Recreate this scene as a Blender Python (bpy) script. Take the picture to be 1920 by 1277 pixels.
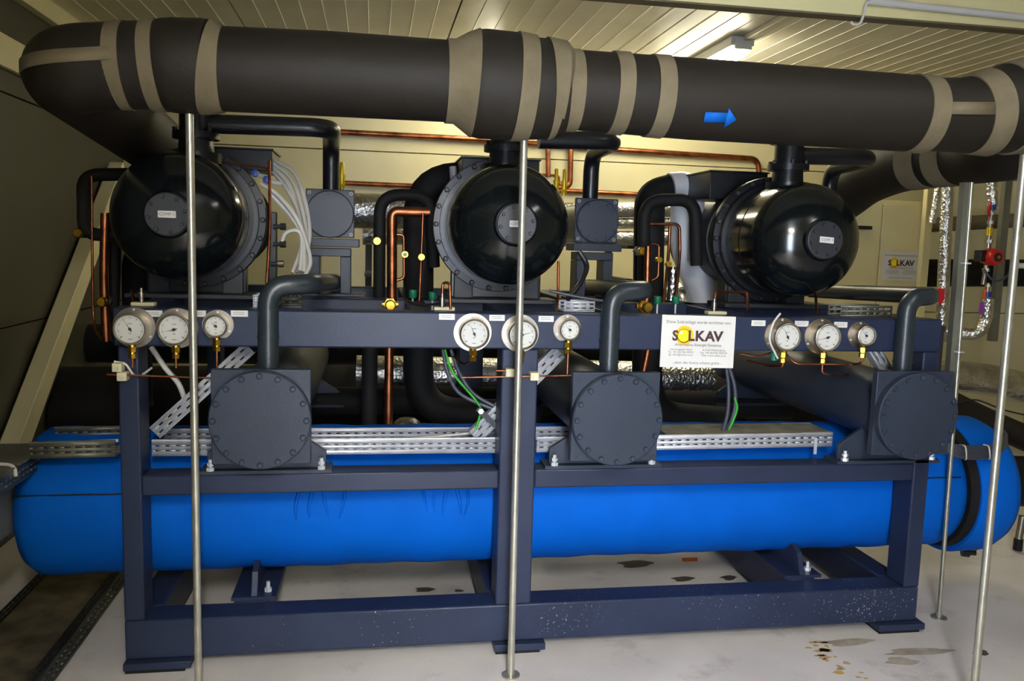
import bpy, math, random
from mathutils import Vector as V, Matrix
random.seed(7)
for o in list(bpy.data.objects): bpy.data.objects.remove(o)
S = bpy.context.scene
COL = S.collection

# ------------------------------------------------------------------ camera
CAM = V((.8299, -2.9072, 1.4964)); YAW, PIT, ROL, F = -.1661, -.1143, -.0283, 1568.4
RZ = Matrix.Rotation(YAW, 3, 'Z'); RX = Matrix.Rotation(PIT, 3, 'X'); RY = Matrix.Rotation(ROL, 3, 'Y')
RM = RZ @ RX @ RY                      # columns: right, forward, up
cam_d = bpy.data.cameras.new('camera'); cam = bpy.data.objects.new('camera', cam_d); COL.objects.link(cam)
cam_d.sensor_width = 36; cam_d.lens = F / 1920 * 36; cam_d.clip_start = .05
r_, f_, u_ = RM.col[0], RM.col[1], RM.col[2]
m3 = Matrix((r_, u_, -f_)).transposed()
cam.matrix_world = Matrix.Translation(CAM) @ m3.to_4x4()
S.camera = cam
# ------------------------------------------------------------------ world, exposure
S.view_settings.view_transform = 'Standard'; S.view_settings.look = 'None'
S.view_settings.gamma = 1; S.view_settings.use_curve_mapping = False
S.view_settings.exposure = 0.45
w = bpy.data.worlds.new('world'); S.world = w; w.use_nodes = True
w.node_tree.nodes['Background'].inputs[0].default_value = (.5, .55, .6, 1)
w.node_tree.nodes['Background'].inputs[1].default_value = .02
LAMP_FRONT = 130.0      # emission of the fluorescent tubes in front of the machine
LAMP_REAR = 38.0       # emission of the tube behind it
DAYLIGHT = 27.0         # open daylight doorway behind the camera
COL_DAY = (.68, .79, 1.0); COL_FRONT = (1.0, .97, .95); COL_REAR = (1.0, .93, .68)

# ------------------------------------------------------------------ helpers
def ray(px, py): return RM @ V(((px - 960) / F, 1, -(py - 638.5) / F))
def aty(px, py, Y):
    d = ray(px, py); return CAM + d * ((Y - CAM.y) / d.y)
def atz(px, py, Z):
    d = ray(px, py); return CAM + d * ((Z - CAM.z) / d.z)
def atx(px, py, X):
    d = ray(px, py); return CAM + d * ((X - CAM.x) / d.x)
def P(*l): return [aty(*p) for p in l]
def lin(c): return tuple((x / 12.92 if x <= .04045 else ((x + .055) / 1.055) ** 2.4) for x in (k / 255 for k in c))
def basis(d):
    d = d.normalized(); a = V((0, 0, 1)) if abs(d.z) < .9 else V((1, 0, 0))
    u = d.cross(a).normalized(); return u, u.cross(d).normalized()
def path(pts, b, n=7):
    """polyline with rounded corners"""
    pts = [V(p) for p in pts]; out = [pts[0]]
    for i in range(1, len(pts) - 1):
        p, q, r = pts[i - 1], pts[i], pts[i + 1]
        a, c = (p - q), (r - q); k = min(b, a.length * .48, c.length * .48)
        s, e = q + a.normalized() * k, q + c.normalized() * k
        for j in range(n + 1):
            t = j / n; out.append(s * (1 - t) ** 2 + q * 2 * t * (1 - t) + e * t * t)
    out.append(pts[-1]); return out
def smooth(pts, n=6):
    pts = [V(p) for p in pts]; out = []
    q = [pts[0]] + pts + [pts[-1]]
    for i in range(1, len(q) - 2):
        a, b, c, d = q[i - 1:i + 3]
        for j in range(n):
            t = j / n
            out.append(.5 * ((2 * b) + (c - a) * t + (2 * a - 5 * b + 4 * c - d) * t * t + (3 * b - a - 3 * c + d) * t ** 3))
    out.append(pts[-1]); return out

class MB:
    def __init__(s): s.v = []; s.f = []
    def add(s, vs, fs):
        n = len(s.v); s.v += [V(v) for v in vs]; s.f += [tuple(i + n for i in f) for f in fs]; return s
    def box(s, a, b):
        x, y, z = a; X, Y, Z = b
        return s.add([(x, y, z), (X, y, z), (X, Y, z), (x, Y, z), (x, y, Z), (X, y, Z), (X, Y, Z), (x, Y, Z)],
                     [(0, 3, 2, 1), (4, 5, 6, 7), (0, 1, 5, 4), (1, 2, 6, 5), (2, 3, 7, 6), (3, 0, 4, 7)])
    def obox(s, c, u, v, w):
        c, u, v, w = V(c), V(u), V(v), V(w)
        return s.add([c - u - v - w, c + u - v - w, c + u + v - w, c - u + v - w, c - u - v + w, c + u - v + w, c + u + v + w, c - u + v + w],
                     [(0, 3, 2, 1), (4, 5, 6, 7), (0, 1, 5, 4), (1, 2, 6, 5), (2, 3, 7, 6), (3, 0, 4, 7)])
    def bar(s, p, q, w, h, up=(0, 0, 1)):
        p, q = V(p), V(q); d = q - p; a = V(up); u = d.cross(a).normalized(); v = u.cross(d).normalized()
        return s.obox((p + q) / 2, d / 2, u * w / 2, v * h / 2)
    def lathe(s, o, ax, prof, n=32):
        o = V(o); ax = V(ax).normalized(); u, v = basis(ax); vs = []; fs = []; rings = []
        for t, r in prof:
            if r < 1e-6: rings.append([len(vs)]); vs.append(o + ax * t)
            else:
                rings.append(list(range(len(vs), len(vs) + n)))
                for i in range(n):
                    a = 2 * math.pi * i / n; vs.append(o + ax * t + (u * math.cos(a) + v * math.sin(a)) * r)
        for A, B in zip(rings, rings[1:]):
            for i in range(n):
                j = (i + 1) % n
                if len(A) == 1 and len(B) == 1: continue
                if len(A) == 1: fs.append((A[0], B[j], B[i]))
                elif len(B) == 1: fs.append((A[i], A[j], B[0]))
                else: fs.append((A[i], A[j], B[j], B[i]))
        return s.add(vs, fs)
    def cyl(s, p, q, r, n=20, r2=None):
        p, q = V(p), V(q); L = (q - p).length; r2 = r if r2 is None else r2
        return s.lathe(p, q - p, [(0, 0), (0, r), (L, r2), (L, 0)], n)
    def tube(s, pts, r, n=12, caps=True):
        pts = [V(p) for p in pts]; rs = r if isinstance(r, (list, tuple)) else [r] * len(pts)
        d = (pts[1] - pts[0]).normalized(); u, v = basis(d); vs = []; fs = []; prev = d
        for i, p in enumerate(pts):
            if i == 0: d = (pts[1] - pts[0]).normalized()
            elif i == len(pts) - 1: d = (pts[-1] - pts[-2]).normalized()
            else: d = ((pts[i + 1] - p).normalized() + (p - pts[i - 1]).normalized()).normalized()
            q = prev.rotation_difference(d); u = q @ u; v = q @ v; prev = d
            for k in range(n):
                a = 2 * math.pi * k / n; vs.append(p + (u * math.cos(a) + v * math.sin(a)) * rs[i])
        for i in range(len(pts) - 1):
            for k in range(n):
                j = (k + 1) % n; fs.append((i * n + k, i * n + j, i * n + n + j, i * n + n + k))
        if caps: fs.append(tuple(range(n - 1, -1, -1))); fs.append(tuple(range(len(pts) * n - n, len(pts) * n)))
        return s.add(vs, fs)
    def prism(s, poly, dv):
        n = len(poly); a = [V(p) for p in poly]; b = [p + V(dv) for p in a]
        return s.add(a + b, [tuple(range(n - 1, -1, -1)), tuple(range(n, 2 * n))] + [(i, (i + 1) % n, n + (i + 1) % n, n + i) for i in range(n)])
    def slots(s, o, u, v, L, H, rows, pitch=.034, sl=.013, off=.012):
        """sheet along u, height H along v, with real slot holes; rows = [(v0, v1, shift)]"""
        o, u, v = V(o), V(u).normalized(), V(v).normalized()
        def q(a, b, c, d): s.add([o + u * a + v * c, o + u * b + v * c, o + u * b + v * d, o + u * a + v * d], [(0, 1, 2, 3)])
        z = 0
        for a, b, sh in rows:
            q(0, L, z, a); x = 0; k = off + sh
            while k + sl < L:
                q(x, k, a, b); x = k + sl; k += pitch
            q(x, L, a, b); z = b
        q(0, L, z, H); return s
    def build(s, name, mat, parent=None, ang=35, bevel=0, solid=0, org=None):
        if org is None:
            if parent is not None: org = ORG[parent.name]
            else:
                xs = [p.x for p in s.v]; ys = [p.y for p in s.v]; zs = [p.z for p in s.v]
                org = V(((min(xs) + max(xs)) / 2, (min(ys) + max(ys)) / 2, min(zs)))
        me = bpy.data.meshes.new(name); me.from_pydata([p - org for p in s.v], [], s.f); me.validate()
        me.polygons.foreach_set('use_smooth', [True] * len(me.polygons))
        me.set_sharp_from_angle(angle=math.radians(ang)); me.materials.append(mat)
        o = bpy.data.objects.new(name, me); COL.objects.link(o); ORG[o.name] = org
        if parent is None: o.location = org
        else: o.parent = parent
        if bevel:
            b = o.modifiers.new('bevel', 'BEVEL'); b.width = bevel; b.segments = 2; b.limit_method = 'ANGLE'
        if solid:
            b = o.modifiers.new('sheet', 'SOLIDIFY'); b.thickness = solid; b.offset = 0
        return o
ORG = {}
def tag(o, label, cat, group=None):
    o['label'] = label; o['category'] = cat
    if group: o['group'] = group
    return o
def thing(name, label, cat, loc, group=None):
    o = bpy.data.objects.new(name, None); COL.objects.link(o); o.location = loc; o.empty_display_size = .05
    ORG[o.name] = V(loc); return tag(o, label, cat, group)
def struct(o): o['kind'] = 'structure'; return o
def dup(o, parent, off):
    """copy of one part at an offset from its source"""
    c = o.copy(); COL.objects.link(c); c.parent = parent; c.location = o.location + V(off); return c
def hexnut(mb, c, ax, r, h):
    return mb.lathe(c, ax, [(0, 0), (0, r), (h, r), (h, 0)], 6)
def ball(mb, c, r, n=16):
    return mb.lathe(c, (0, 0, 1), [(r * math.sin(math.pi * (k / 8 - .5)), r * math.cos(math.pi * (k / 8 - .5)) if 0 < k < 8 else 0) for k in range(9)], n)

# ------------------------------------------------------------------ materials
def M(name, col, rough=.5, metal=0, var=.12, scale=6, bump=0, bscale=60, coat=0, col2=None, spec=.5, sheen=0):
    m = bpy.data.materials.new(name); m.use_nodes = True; nt = m.node_tree; N = nt.nodes; b = N['Principled BSDF']
    b.inputs['Roughness'].default_value = rough; b.inputs['Metallic'].default_value = metal
    b.inputs['Specular IOR Level'].default_value = spec
    if coat: b.inputs['Coat Weight'].default_value = coat; b.inputs['Coat Roughness'].default_value = .25
    tc = N.new('ShaderNodeTexCoord'); nz = N.new('ShaderNodeTexNoise'); nz.inputs['Scale'].default_value = scale; nz.inputs['Detail'].default_value = 6
    nt.links.new(tc.outputs['Object'], nz.inputs['Vector'])
    mx = N.new('ShaderNodeMix'); mx.data_type = 'RGBA'; c = lin(col)
    c2 = lin(col2) if col2 else tuple(x * (1 - 2.2 * var) for x in c)
    mx.inputs[6].default_value = (*c, 1); mx.inputs[7].default_value = (*c2, 1)
    rp = N.new('ShaderNodeMapRange'); rp.inputs[1].default_value = .35; rp.inputs[2].default_value = .75
    nt.links.new(nz.outputs['Fac'], rp.inputs[0]); nt.links.new(rp.outputs[0], mx.inputs[0]); nt.links.new(mx.outputs[2], b.inputs['Base Color'])
    if bump:
        n2 = N.new('ShaderNodeTexNoise'); n2.inputs['Scale'].default_value = bscale; n2.inputs['Detail'].default_value = 4
        bp = N.new('ShaderNodeBump'); bp.inputs['Strength'].default_value = bump; bp.inputs['Distance'].default_value = .01
        nt.links.new(tc.outputs['Object'], n2.inputs['Vector']); nt.links.new(n2.outputs['Fac'], bp.inputs['Height']); nt.links.new(bp.outputs['Normal'], b.inputs['Normal'])
    return m
def EM(name, col, st):
    m = bpy.data.materials.new(name); m.use_nodes = True; b = m.node_tree.nodes['Principled BSDF']
    b.inputs['Base Color'].default_value = (.8, .8, .8, 1); b.inputs['Emission Color'].default_value = (*col, 1); b.inputs['Emission Strength'].default_value = st
    return m
def FOIL(name, col):
    m = M(name, col, .28, 1, .2, 12); nt = m.node_tree; N = nt.nodes; b = N['Principled BSDF']
    tc = N.new('ShaderNodeTexCoord'); vo = N.new('ShaderNodeTexVoronoi'); vo.inputs['Scale'].default_value = 55
    nz = N.new('ShaderNodeTexNoise'); nz.inputs['Scale'].default_value = 40; nz.inputs['Distortion'].default_value = 2
    ad = N.new('ShaderNodeMath'); ad.operation = 'ADD'; bp = N.new('ShaderNodeBump'); bp.inputs['Strength'].default_value = .55; bp.inputs['Distance'].default_value = .007
    for n in (vo, nz): nt.links.new(tc.outputs['Object'], n.inputs['Vector'])
    nt.links.new(vo.outputs['Distance'], ad.inputs[0]); nt.links.new(nz.outputs['Fac'], ad.inputs[1]); nt.links.new(ad.outputs[0], bp.inputs['Height']); nt.links.new(bp.outputs['Normal'], b.inputs['Normal'])
    return m
def GLASS(name):
    m = bpy.data.materials.new(name); m.use_nodes = True; nt = m.node_tree; N = nt.nodes; N.remove(N['Principled BSDF'])
    t = N.new('ShaderNodeBsdfTransparent'); g = N.new('ShaderNodeBsdfGlossy'); g.inputs['Roughness'].default_value = .05
    fr = N.new('ShaderNodeFresnel'); fr.inputs['IOR'].default_value = 1.35; mx = N.new('ShaderNodeMixShader')
    nt.links.new(fr.outputs[0], mx.inputs[0]); nt.links.new(t.outputs[0], mx.inputs[1]); nt.links.new(g.outputs[0], mx.inputs[2])
    nt.links.new(mx.outputs[0], N['Material Output'].inputs['Surface']); return m
FRAME = M('frame_paint', (38, 46, 68), .4, 0, .12, 5, .05, 120, spec=.28)
CONDP = M('vessel_paint', (46, 53, 66), .4, 0, .1, 4, .06, 150, spec=.3)
BLACKG = M('black_gloss_paint', (15, 19, 20), .15, 0, .15, 6, .01, 60)
BLACKS = M('black_satin_paint', (17, 20, 25), .38, 0, .15, 6, .03, 60, spec=.4)
BLACK = M('black_rubber', (18, 17, 17), .75, 0, .1, 8, .1, 60, spec=.3)
BLACKP = M('black_pipe_paint', (22, 24, 28), .32, 0, .1, 8, .03, 60)
PIPEG = M('grey_pipe_paint', (36, 44, 49), .35, 0, .1, 6, .04, 90)
DARKST = M('dark_steel', (34, 36, 42), .5, 0, .12, 8)
PIPEF = M('foam_insulation', (28, 22, 14), .62, 0, .08, 5, .08, 200, spec=.35)
TAPE = M('foam_tape', (114, 104, 82), .8, 0, .12, 10, .15, 60, spec=.2)
BLUE = M('blue_cover', (0, 90, 190), .7, 0, .1, 3, .25, 9, spec=.08)
COPPER = M('copper', (172, 106, 70), .38, 1, .2, 14, .05, 40, col2=(84, 48, 36))
BRASS = M('brass', (206, 164, 60), .3, 1, .12, 20)
YELLOW = M('yellow_brass', (224, 190, 20), .35, .3, .1, 20)
GALV = M('galvanised_steel', (206, 208, 214), .4, .35, .12, 14, .04, 60)
CHROME = M('stainless_steel', (158, 150, 137), .36, 1, .06, 14)
ROD = M('zinc_rod', (190, 188, 172), .35, .8, .12, 20)
WHITE = M('white_plastic', (206, 204, 198), .4, 0, .03)
DIAL = M('dial_face', (196, 196, 188), .5, 0, .02)
INK = M('ink', (42, 36, 38), .6, 0, .05)
INKG = M('grey_ink', (74, 70, 68), .6, 0, .05)
INKB = M('brown_ink', (62, 34, 36), .6, 0, .05)
SUN = M('sun_yellow', (252, 226, 8), .5, 0, .03); SUNO = M('sun_orange', (244, 182, 12), .5, 0, .05)
CABLEW = M('white_cable', (206, 204, 196), .45, 0, .08); CABLEK = M('black_cable', (24, 24, 28), .45, 0, .08)
CABLEG = M('grey_cable', (58, 62, 74), .45, 0, .08); GREEN = M('green_wire', (34, 150, 30), .45, 0, .08)
GREENV = M('green_plastic', (14, 104, 74), .4); BLUEV = M('blue_plastic', (26, 58, 150), .4)
RED = M('red_paint', (196, 34, 26), .35); ORANGE = M('orange_plastic', (226, 84, 24), .4); PURPLE = M('purple_sticker', (150, 60, 160), .5)
ARROWB = M('blue_sticker', (16, 104, 206), .6, spec=.15); ARROWR = M('red_sticker', (226, 34, 48), .4)
CREAM = M('cream_clip', (206, 200, 160), .5, 0, .08)
FOILM = FOIL('aluminium_foil', (214, 212, 206))
PVC = M('white_jacket', (206, 206, 208), .35, 0, .06, 5, .12, 12)
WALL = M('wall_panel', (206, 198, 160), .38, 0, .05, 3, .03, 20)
WALLSHADE = M('wall_panel_shaded', (58, 56, 45), .38, 0, .06, 3, .03, 20)  # same panel as the other walls, its shade painted in as darker colour
BEAMLIT = M('beam_paint_lit', (228, 218, 164), .4, 0, .04, 3)  # wall paint lightened, lamp light on the beam put into the colour
CEIL = M('ceiling_board', (204, 198, 178), .38, 0, .05, 4, .03, 10)
GAPM = M('joint_shadow_gap', (70, 66, 54), .8)
CABI = M('cabinet_paint', (214, 202, 152), .4, 0, .04)
TRAYG = M('dull_tray', (128, 128, 116), .5, .6, .15, 8)
GLASSM = GLASS('gauge_glass')
def chipped():
    m = M('chipped_frame_paint', (38, 46, 68), .4, 0, .12, 5, .05, 120, spec=.28); nt = m.node_tree; N = nt.nodes; b = N['Principled BSDF']
    base = b.inputs['Base Color'].links[0].from_socket; tc = N.new('ShaderNodeTexCoord')
    n1 = N.new('ShaderNodeTexNoise'); n1.inputs['Scale'].default_value = 130; n1.inputs['Detail'].default_value = 3; n2 = N.new('ShaderNodeTexNoise'); n2.inputs['Scale'].default_value = 2.2
    ad = N.new('ShaderNodeMath'); ad.operation = 'MULTIPLY_ADD'; ad.inputs[1].default_value = .5
    rr = N.new('ShaderNodeMapRange'); rr.inputs[1].default_value = .955; rr.inputs[2].default_value = .995; mx = N.new('ShaderNodeMix'); mx.data_type = 'RGBA'; mx.inputs[7].default_value = (*lin((150, 150, 155)), 1)
    for n in (n1, n2): nt.links.new(tc.outputs['Object'], n.inputs['Vector'])
    nt.links.new(n2.outputs['Fac'], ad.inputs[0]); nt.links.new(n1.outputs['Fac'], ad.inputs[2]); nt.links.new(ad.outputs[0], rr.inputs[0]); nt.links.new(rr.outputs[0], mx.inputs[0])
    nt.links.new(base, mx.inputs[6]); nt.links.new(mx.outputs[2], b.inputs['Base Color']); return m
FRAMEB = chipped()
# concrete floor
def floor_mat():
    m = M('concrete', (218, 212, 205), .55, 0, .14, 1.6, .08, 70, col2=(186, 180, 176)); nt = m.node_tree; N = nt.nodes; b = N['Principled BSDF']
    base = b.inputs['Base Color'].links[0].from_socket
    tc = N.new('ShaderNodeTexCoord'); n1 = N.new('ShaderNodeTexNoise'); n1.inputs['Scale'].default_value = 4.2; n1.inputs['Detail'].default_value = 9; n1.inputs['Roughness'].default_value = .7
    r = N.new('ShaderNodeMapRange'); r.inputs[1].default_value = .56; r.inputs[2].default_value = .72; r.inputs[4].default_value = .45
    mx = N.new('ShaderNodeMix'); mx.data_type = 'RGBA'; mx.inputs[7].default_value = (*lin((122, 112, 100)), 1)
    nt.links.new(tc.outputs['Object'], n1.inputs['Vector']); nt.links.new(n1.outputs['Fac'], r.inputs[0]); nt.links.new(r.outputs[0], mx.inputs[0])
    nt.links.new(base, mx.inputs[6]); nt.links.new(mx.outputs[2], b.inputs['Base Color']); return m
FLOOR = floor_mat()

# ------------------------------------------------------------------ room
XL, XR, YF, YB, ZC = -.9, 6.4, -4.6, 3.4, 2.7
fl = struct(MB().box((XL - .1, YF, -.1), (XR + .1, YB + .1, 0)).build('floor', FLOOR))
ce = struct(MB().box((XL - .1, YF, ZC + .03), (XR + .1, YB + .1, ZC + .08)).build('ceiling', GAPM))
pit = .117; x = .089 - 9 * pit; k = 0; bsrc = None; bx0 = 0
for k in range(66):
    wide = (k - 8) % 10 == 0; a = x + k * pit; e = a + pit - (.009 if wide else .0006)
    mb = MB().box((a, YF, ZC), (e, YB, ZC + .03))
    if not wide: mb.lathe((e, YF, ZC + .0005), (0, 1, 0), [(0, 0), (0, .0035), (YB - YF, .0035), (YB - YF, 0)], 8)
    mb.build('ceiling_board', CEIL, ce, 30)
# left wall: wide horizontal sandwich panels, visible joints
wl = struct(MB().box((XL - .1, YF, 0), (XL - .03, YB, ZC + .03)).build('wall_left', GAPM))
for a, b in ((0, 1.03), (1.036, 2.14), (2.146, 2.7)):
    MB().box((XL - .03, YF, a), (XL, YB, b)).build('wall_panel', WALLSHADE, wl, bevel=.003)
wb = struct(MB().box((XL - .1, YB + .03, 0), (XR + .1, YB + .1, ZC + .03)).build('wall_back', GAPM))
for a, b in ((0, 1.03), (1.036, 2.14), (2.146, 2.7)):
    MB().box((XL, YB, a), (XR, YB + .03, b)).build('wall_panel', WALL, wb, bevel=.003)
wr = struct(MB().box((XR, YF, 0), (XR + .1, YB, ZC + .03)).build('wall_right', WALL))
# front wall behind the camera with a wide glazed doorway letting daylight in
DX0, DX1, DZ1 = -.3, 1.25, 2.3
wf = struct(MB().box((XL - .1, YF - .1, 0), (DX0, YF, ZC + .03)).box((DX1, YF - .1, 0), (XR + .1, YF, ZC + .03)).box((DX0, YF - .1, DZ1), (DX1, YF, ZC + .03)).build('wall_front', WALL))
dr = struct(MB().box((DX0, YF - .06, .02), (DX1, YF - .05, DZ1)).build('door_1', EM('daylight_pane', COL_DAY, DAYLIGHT)))
for xx in (DX0, (DX0 + DX1) / 2 - .03, DX1 - .06): MB().box((xx, YF - .09, 0), (xx + .06, YF - .02, DZ1)).build('door_frame', WHITE, dr)
struct(MB().box((XL, -3.35, 0), (.76, -3.25, ZC + .03)).build('wall_light_block', WALL)); struct(MB().box((1.36, -3.35, 0), (XR, -3.25, ZC + .03)).build('wall_light_block', WALL))   # unseen walls added behind the camera, keeping light off both ends of the machine
# cornice strips at the left wall and beam below the ceiling
struct(MB().box((XL, YF, 2.60), (XL + .05, YB, ZC)).build('trim_1', WALL, bevel=.004))
struct(MB().box((XL, YF, 2.25), (XL + .035, YB, 2.40)).build('trim_2', WALL, bevel=.004))  # lighter wall paint here imitates the lit wall above the pipe's shadow
bm = struct(MB().box((XL, .57, 2.525), (XR, .63, ZC)).build('trim_3', BEAMLIT, bevel=.004))
MB().box((XL, .565, 2.517), (XR, .635, 2.525)).build('beam_edge_strip', TAPE, bm)
# raking prop on the left wall
br = MB(); a, b = atx(22, 850, XL + .06), atx(222, 318, XL + .06)
br.bar(a, b, .12, .085, (1, 0, 0)); tag(br.build('raking_prop', WALL, bevel=.004), 'slanting cream steel prop running up the left wall', 'prop')
br = MB(); br.bar(a + V((.0, .17, 0)), b + V((0, .17, 0)), .05, .03, (1, 0, 0)); tag(br.build('wall_strip', WALLSHADE), 'narrow slanting strip beside the cream wall prop', 'strip')

# ceiling conduit with hook
t = thing('ceiling_conduit', 'white plastic conduit pipe clipped along the ceiling beam', 'conduit', aty(1635, 5, .55))
MB().tube(P((1628, 2, .545), (1920, 33, .545), (2060, 48, .545)), .016, 14).build('tube', WHITE, t)
MB().tube(smooth(P((1655, 0, .54), (1626, 6, .54), (1619, 28, .54), (1612, 44, .54), (1600, 46, .54), (1595, 41, .54))), .006, 8).build('hook', WHITE, t)

def lamp(loc, L, col, st, label, name='fluorescent_lamp', hang=.0, wide=0):
    x, y, z = loc; t = thing(name, label, 'lamp', (x, y, z - .12 - hang))
    MB().box((x - .07, y, z - .055 - hang), (x + .07, y + L, z - hang)).build('housing', WHITE, t, bevel=.006)
    if wide: MB().box((x - wide / 2, y + .02, z - .1), (x + wide / 2, y + L - .02, z - .055)).build('diffuser', EM('lamp_glow', col, st), t, bevel=.012)
    else: MB().lathe((x, y + .02, z - .062 - hang), (0, 1, 0), [(0, 0), (0, .045), (.01, .055), (L - .05, .055), (L - .04, .045), (L - .04, 0)], 20).build('diffuser', EM('lamp_glow', col, st), t)
    for yy in (y - .012, y + L): MB().box((x - .05, yy, z - .075 - hang), (x + .05, yy + .012, z - .01 - hang)).build('end_cap', WHITE, t)
    if hang:
        for yy in (y + .2, y + L - .2): MB().cyl((x, yy, z - hang), (x, yy, z), .006, 8).build('hanger', TRAYG, t)
    return t
lp = atz(1392, 98, 2.61)
lamp((lp.x, lp.y, ZC), 1.35, COL_REAR, LAMP_REAR, 'lit fluorescent ceiling lamp above the machine, half hidden by the thick pipe')
lamp((1.55, 2.4, ZC), .85, COL_REAR, LAMP_REAR * .8, 'short added fill lamp near the back wall, hidden behind the thick pipe')  # unseen lamp added to even out the light on the back wall
lamp((.95, -4.55, ZC), 1.15, COL_FRONT, LAMP_FRONT, 'left fluorescent ceiling lamp in front of the machine', wide=.32)
lamp((3.0, -2.25, ZC), 1.3, COL_FRONT, LAMP_FRONT * .08, 'right fluorescent ceiling lamp in front of the machine', wide=.2)
d = MB().bar((lp.x + .02, lp.y - .02, 2.685), (lp.x + .02, .69, 2.685), .05, .028)
tag(d.build('cable_duct', CEIL, bevel=.003), 'cream cable duct on the ceiling between lamp and beam', 'duct')

# ------------------------------------------------------------------ frame
t = thing('machine_frame', 'dark grey welded steel frame carrying the whole chiller', 'frame', (1.5, .75, 0))
b0, b1, r0, r1, t0, t1 = .037, .178, .6174, .6873, 1.1272, 1.2542
L = 3.0; BV = .006; YR = 1.5
def bx(name, a, b, m=FRAME, bevel=BV, par=t): return MB().box(a, b).build(name, m, par, bevel=bevel)
bx('bottom_beam', (0, 0, b0), (L, .12, b1), FRAMEB); bx('bottom_beam', (0, YR, b0), (L, YR + .12, b1))
for a, b in ((0, .1), (.34, .46), (1.27, 1.39), (2.5, 2.62), (2.9, 3.0)): bx('cross_beam', (a, .12, b0), (b, YR, b1))
for a, b in ((0, .066), (1.283, 1.415), (2.933, 3.0)):
    bx('post', (a, 0, b1), (b, .12, t0)); bx('post', (a, YR, b1), (b, YR + .12, t0))
for a, b in ((.066, 1.283), (1.415, 2.933)):
    bx('middle_rail', (a, 0, r0), (b, .1, r1)); bx('middle_rail', (a, YR, r0), (b, YR + .1, r1))
bx('top_beam', (-.011, 0, t0), (3.003, .1, t1)); bx('top_beam', (-.011, YR, t0), (3.003, YR + .1, t1))
bx('top_beam', (.02, .62, t0), (2.98, .74, t1))
for xx in (0, .42, .96, 1.29, 1.7, 2.2, 2.9): bx('top_cross_beam', (xx, .1, t0 + .03), (xx + .08, YR, t1))
for a, b in ((0, .22), (1.28, 1.47), (2.82, 3.02)):
    for yy in (-.03, 1.47): bx('foot_plate', (a, yy, .012), (b, yy + .17, b0), FRAME, .002); bx('rubber_pad', (a + .005, yy + .005, 0), (b - .02, yy + .16, .012), BLACK, .001)

# ------------------------------------------------------------------ blue vessel
YV, ZV, RV = .42, .485, .275
xl, xr = aty(22, 960, YV - .2).x, 3.33
t = thing('blue_vessel', 'long horizontal vessel wrapped in bright blue fabric insulation', 'vessel', (1.5, YV, ZV - RV))
def ves(x0, x1, r, e=.05):
    pr = [(0, 0), (0, r * .72), (e * .4, r * .9), (e, r)]; n = int((x1 - x0) / .04)
    for i in range(1, n): pr.append((e + (x1 - x0 - 2 * e) * i / n, r + .0035 * math.sin(i * .9) * math.sin(i * .37 + 1)))
    return pr + [(x1 - x0 - e, r), (x1 - x0 - e * .4, r * .95), (x1 - x0, r * .8), (x1 - x0, 0)]
MB().lathe((xl, YV, ZV), (1, 0, 0), ves(xl, xr, RV, .06), 72).build('insulation_cover', BLUE, t, 50)
xc0, xc1 = 3.34, 3.62
MB().lathe((xc0 + .01, YV, ZV - .005), (1, 0, 0), [(0, 0), (0, RV + .022), (.02, RV + .03), (.15, RV + .026), (.2, RV + .002), (.225, RV - .05), (.23, 0)], 72).build('end_cover', BLUE, t, 50)
MB().lathe((xr - .018, YV, ZV), (1, 0, 0), [(0, RV - .02), (0, RV + .004), (.04, RV + .012), (.04, RV - .02)], 64).build('black_band', BLACK, t)
sm = MB()
for a, b in ((xl + .03, xr - .06),):
    ang = math.radians(212); sm.tube([(a, YV - (RV + .002) * math.cos(math.radians(20)), ZV + RV * math.sin(math.radians(20))), (b, YV - (RV + .002) * math.cos(math.radians(20)), ZV + RV * math.sin(math.radians(20)))], .003, 6)
sm.build('lacing_cord', CABLEK, t)
# saddles under it
for x0 in (.4, 2.56):
    s = MB().prism([(x0, YV - .28, b1 + .012), (x0, YV + .22, b1 + .012), (x0, YV + .22, .31), (x0, YV + .1, .24), (x0, YV - .1, .24), (x0, YV - .19, .295), (x0, YV - .25, .27)], (.02, 0, 0)).build('saddle', FRAME, t)
    q = MB().box((x0 - .07, YV - .29, b1), (x0 + .09, YV + .23, b1 + .012)).build('saddle_foot', FRAME, t)
    nb = MB(); hexnut(nb, (x0 + .055, YV - .24, b1 + .012), (0, 0, 1), .014, .014); nb.cyl((x0 + .055, YV - .24, b1), (x0 + .055, YV - .24, b1 + .05), .007, 8); nb.build('anchor_bolt', GALV, t)
# fabric folds near the top of the wrap
for px in (560, 585, 612, 640, 800, 818, 836, 858, 872):
    X = aty(px, 950, YV - .27).x; pts = []
    for j in range(9):
        a = math.radians(38 - j * 5 + random.uniform(-1, 1)); rr = RV + .001
        pts.append((X + .012 * math.sin(j * .6 + px), YV - rr * math.cos(a), ZV + rr * math.sin(a)))
    MB().tube(pts, [.001 + .0065 * math.sin(math.pi * (j + .5) / 9) for j in range(9)], 6).build('fabric_fold', BLUE, t, 60)

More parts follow.
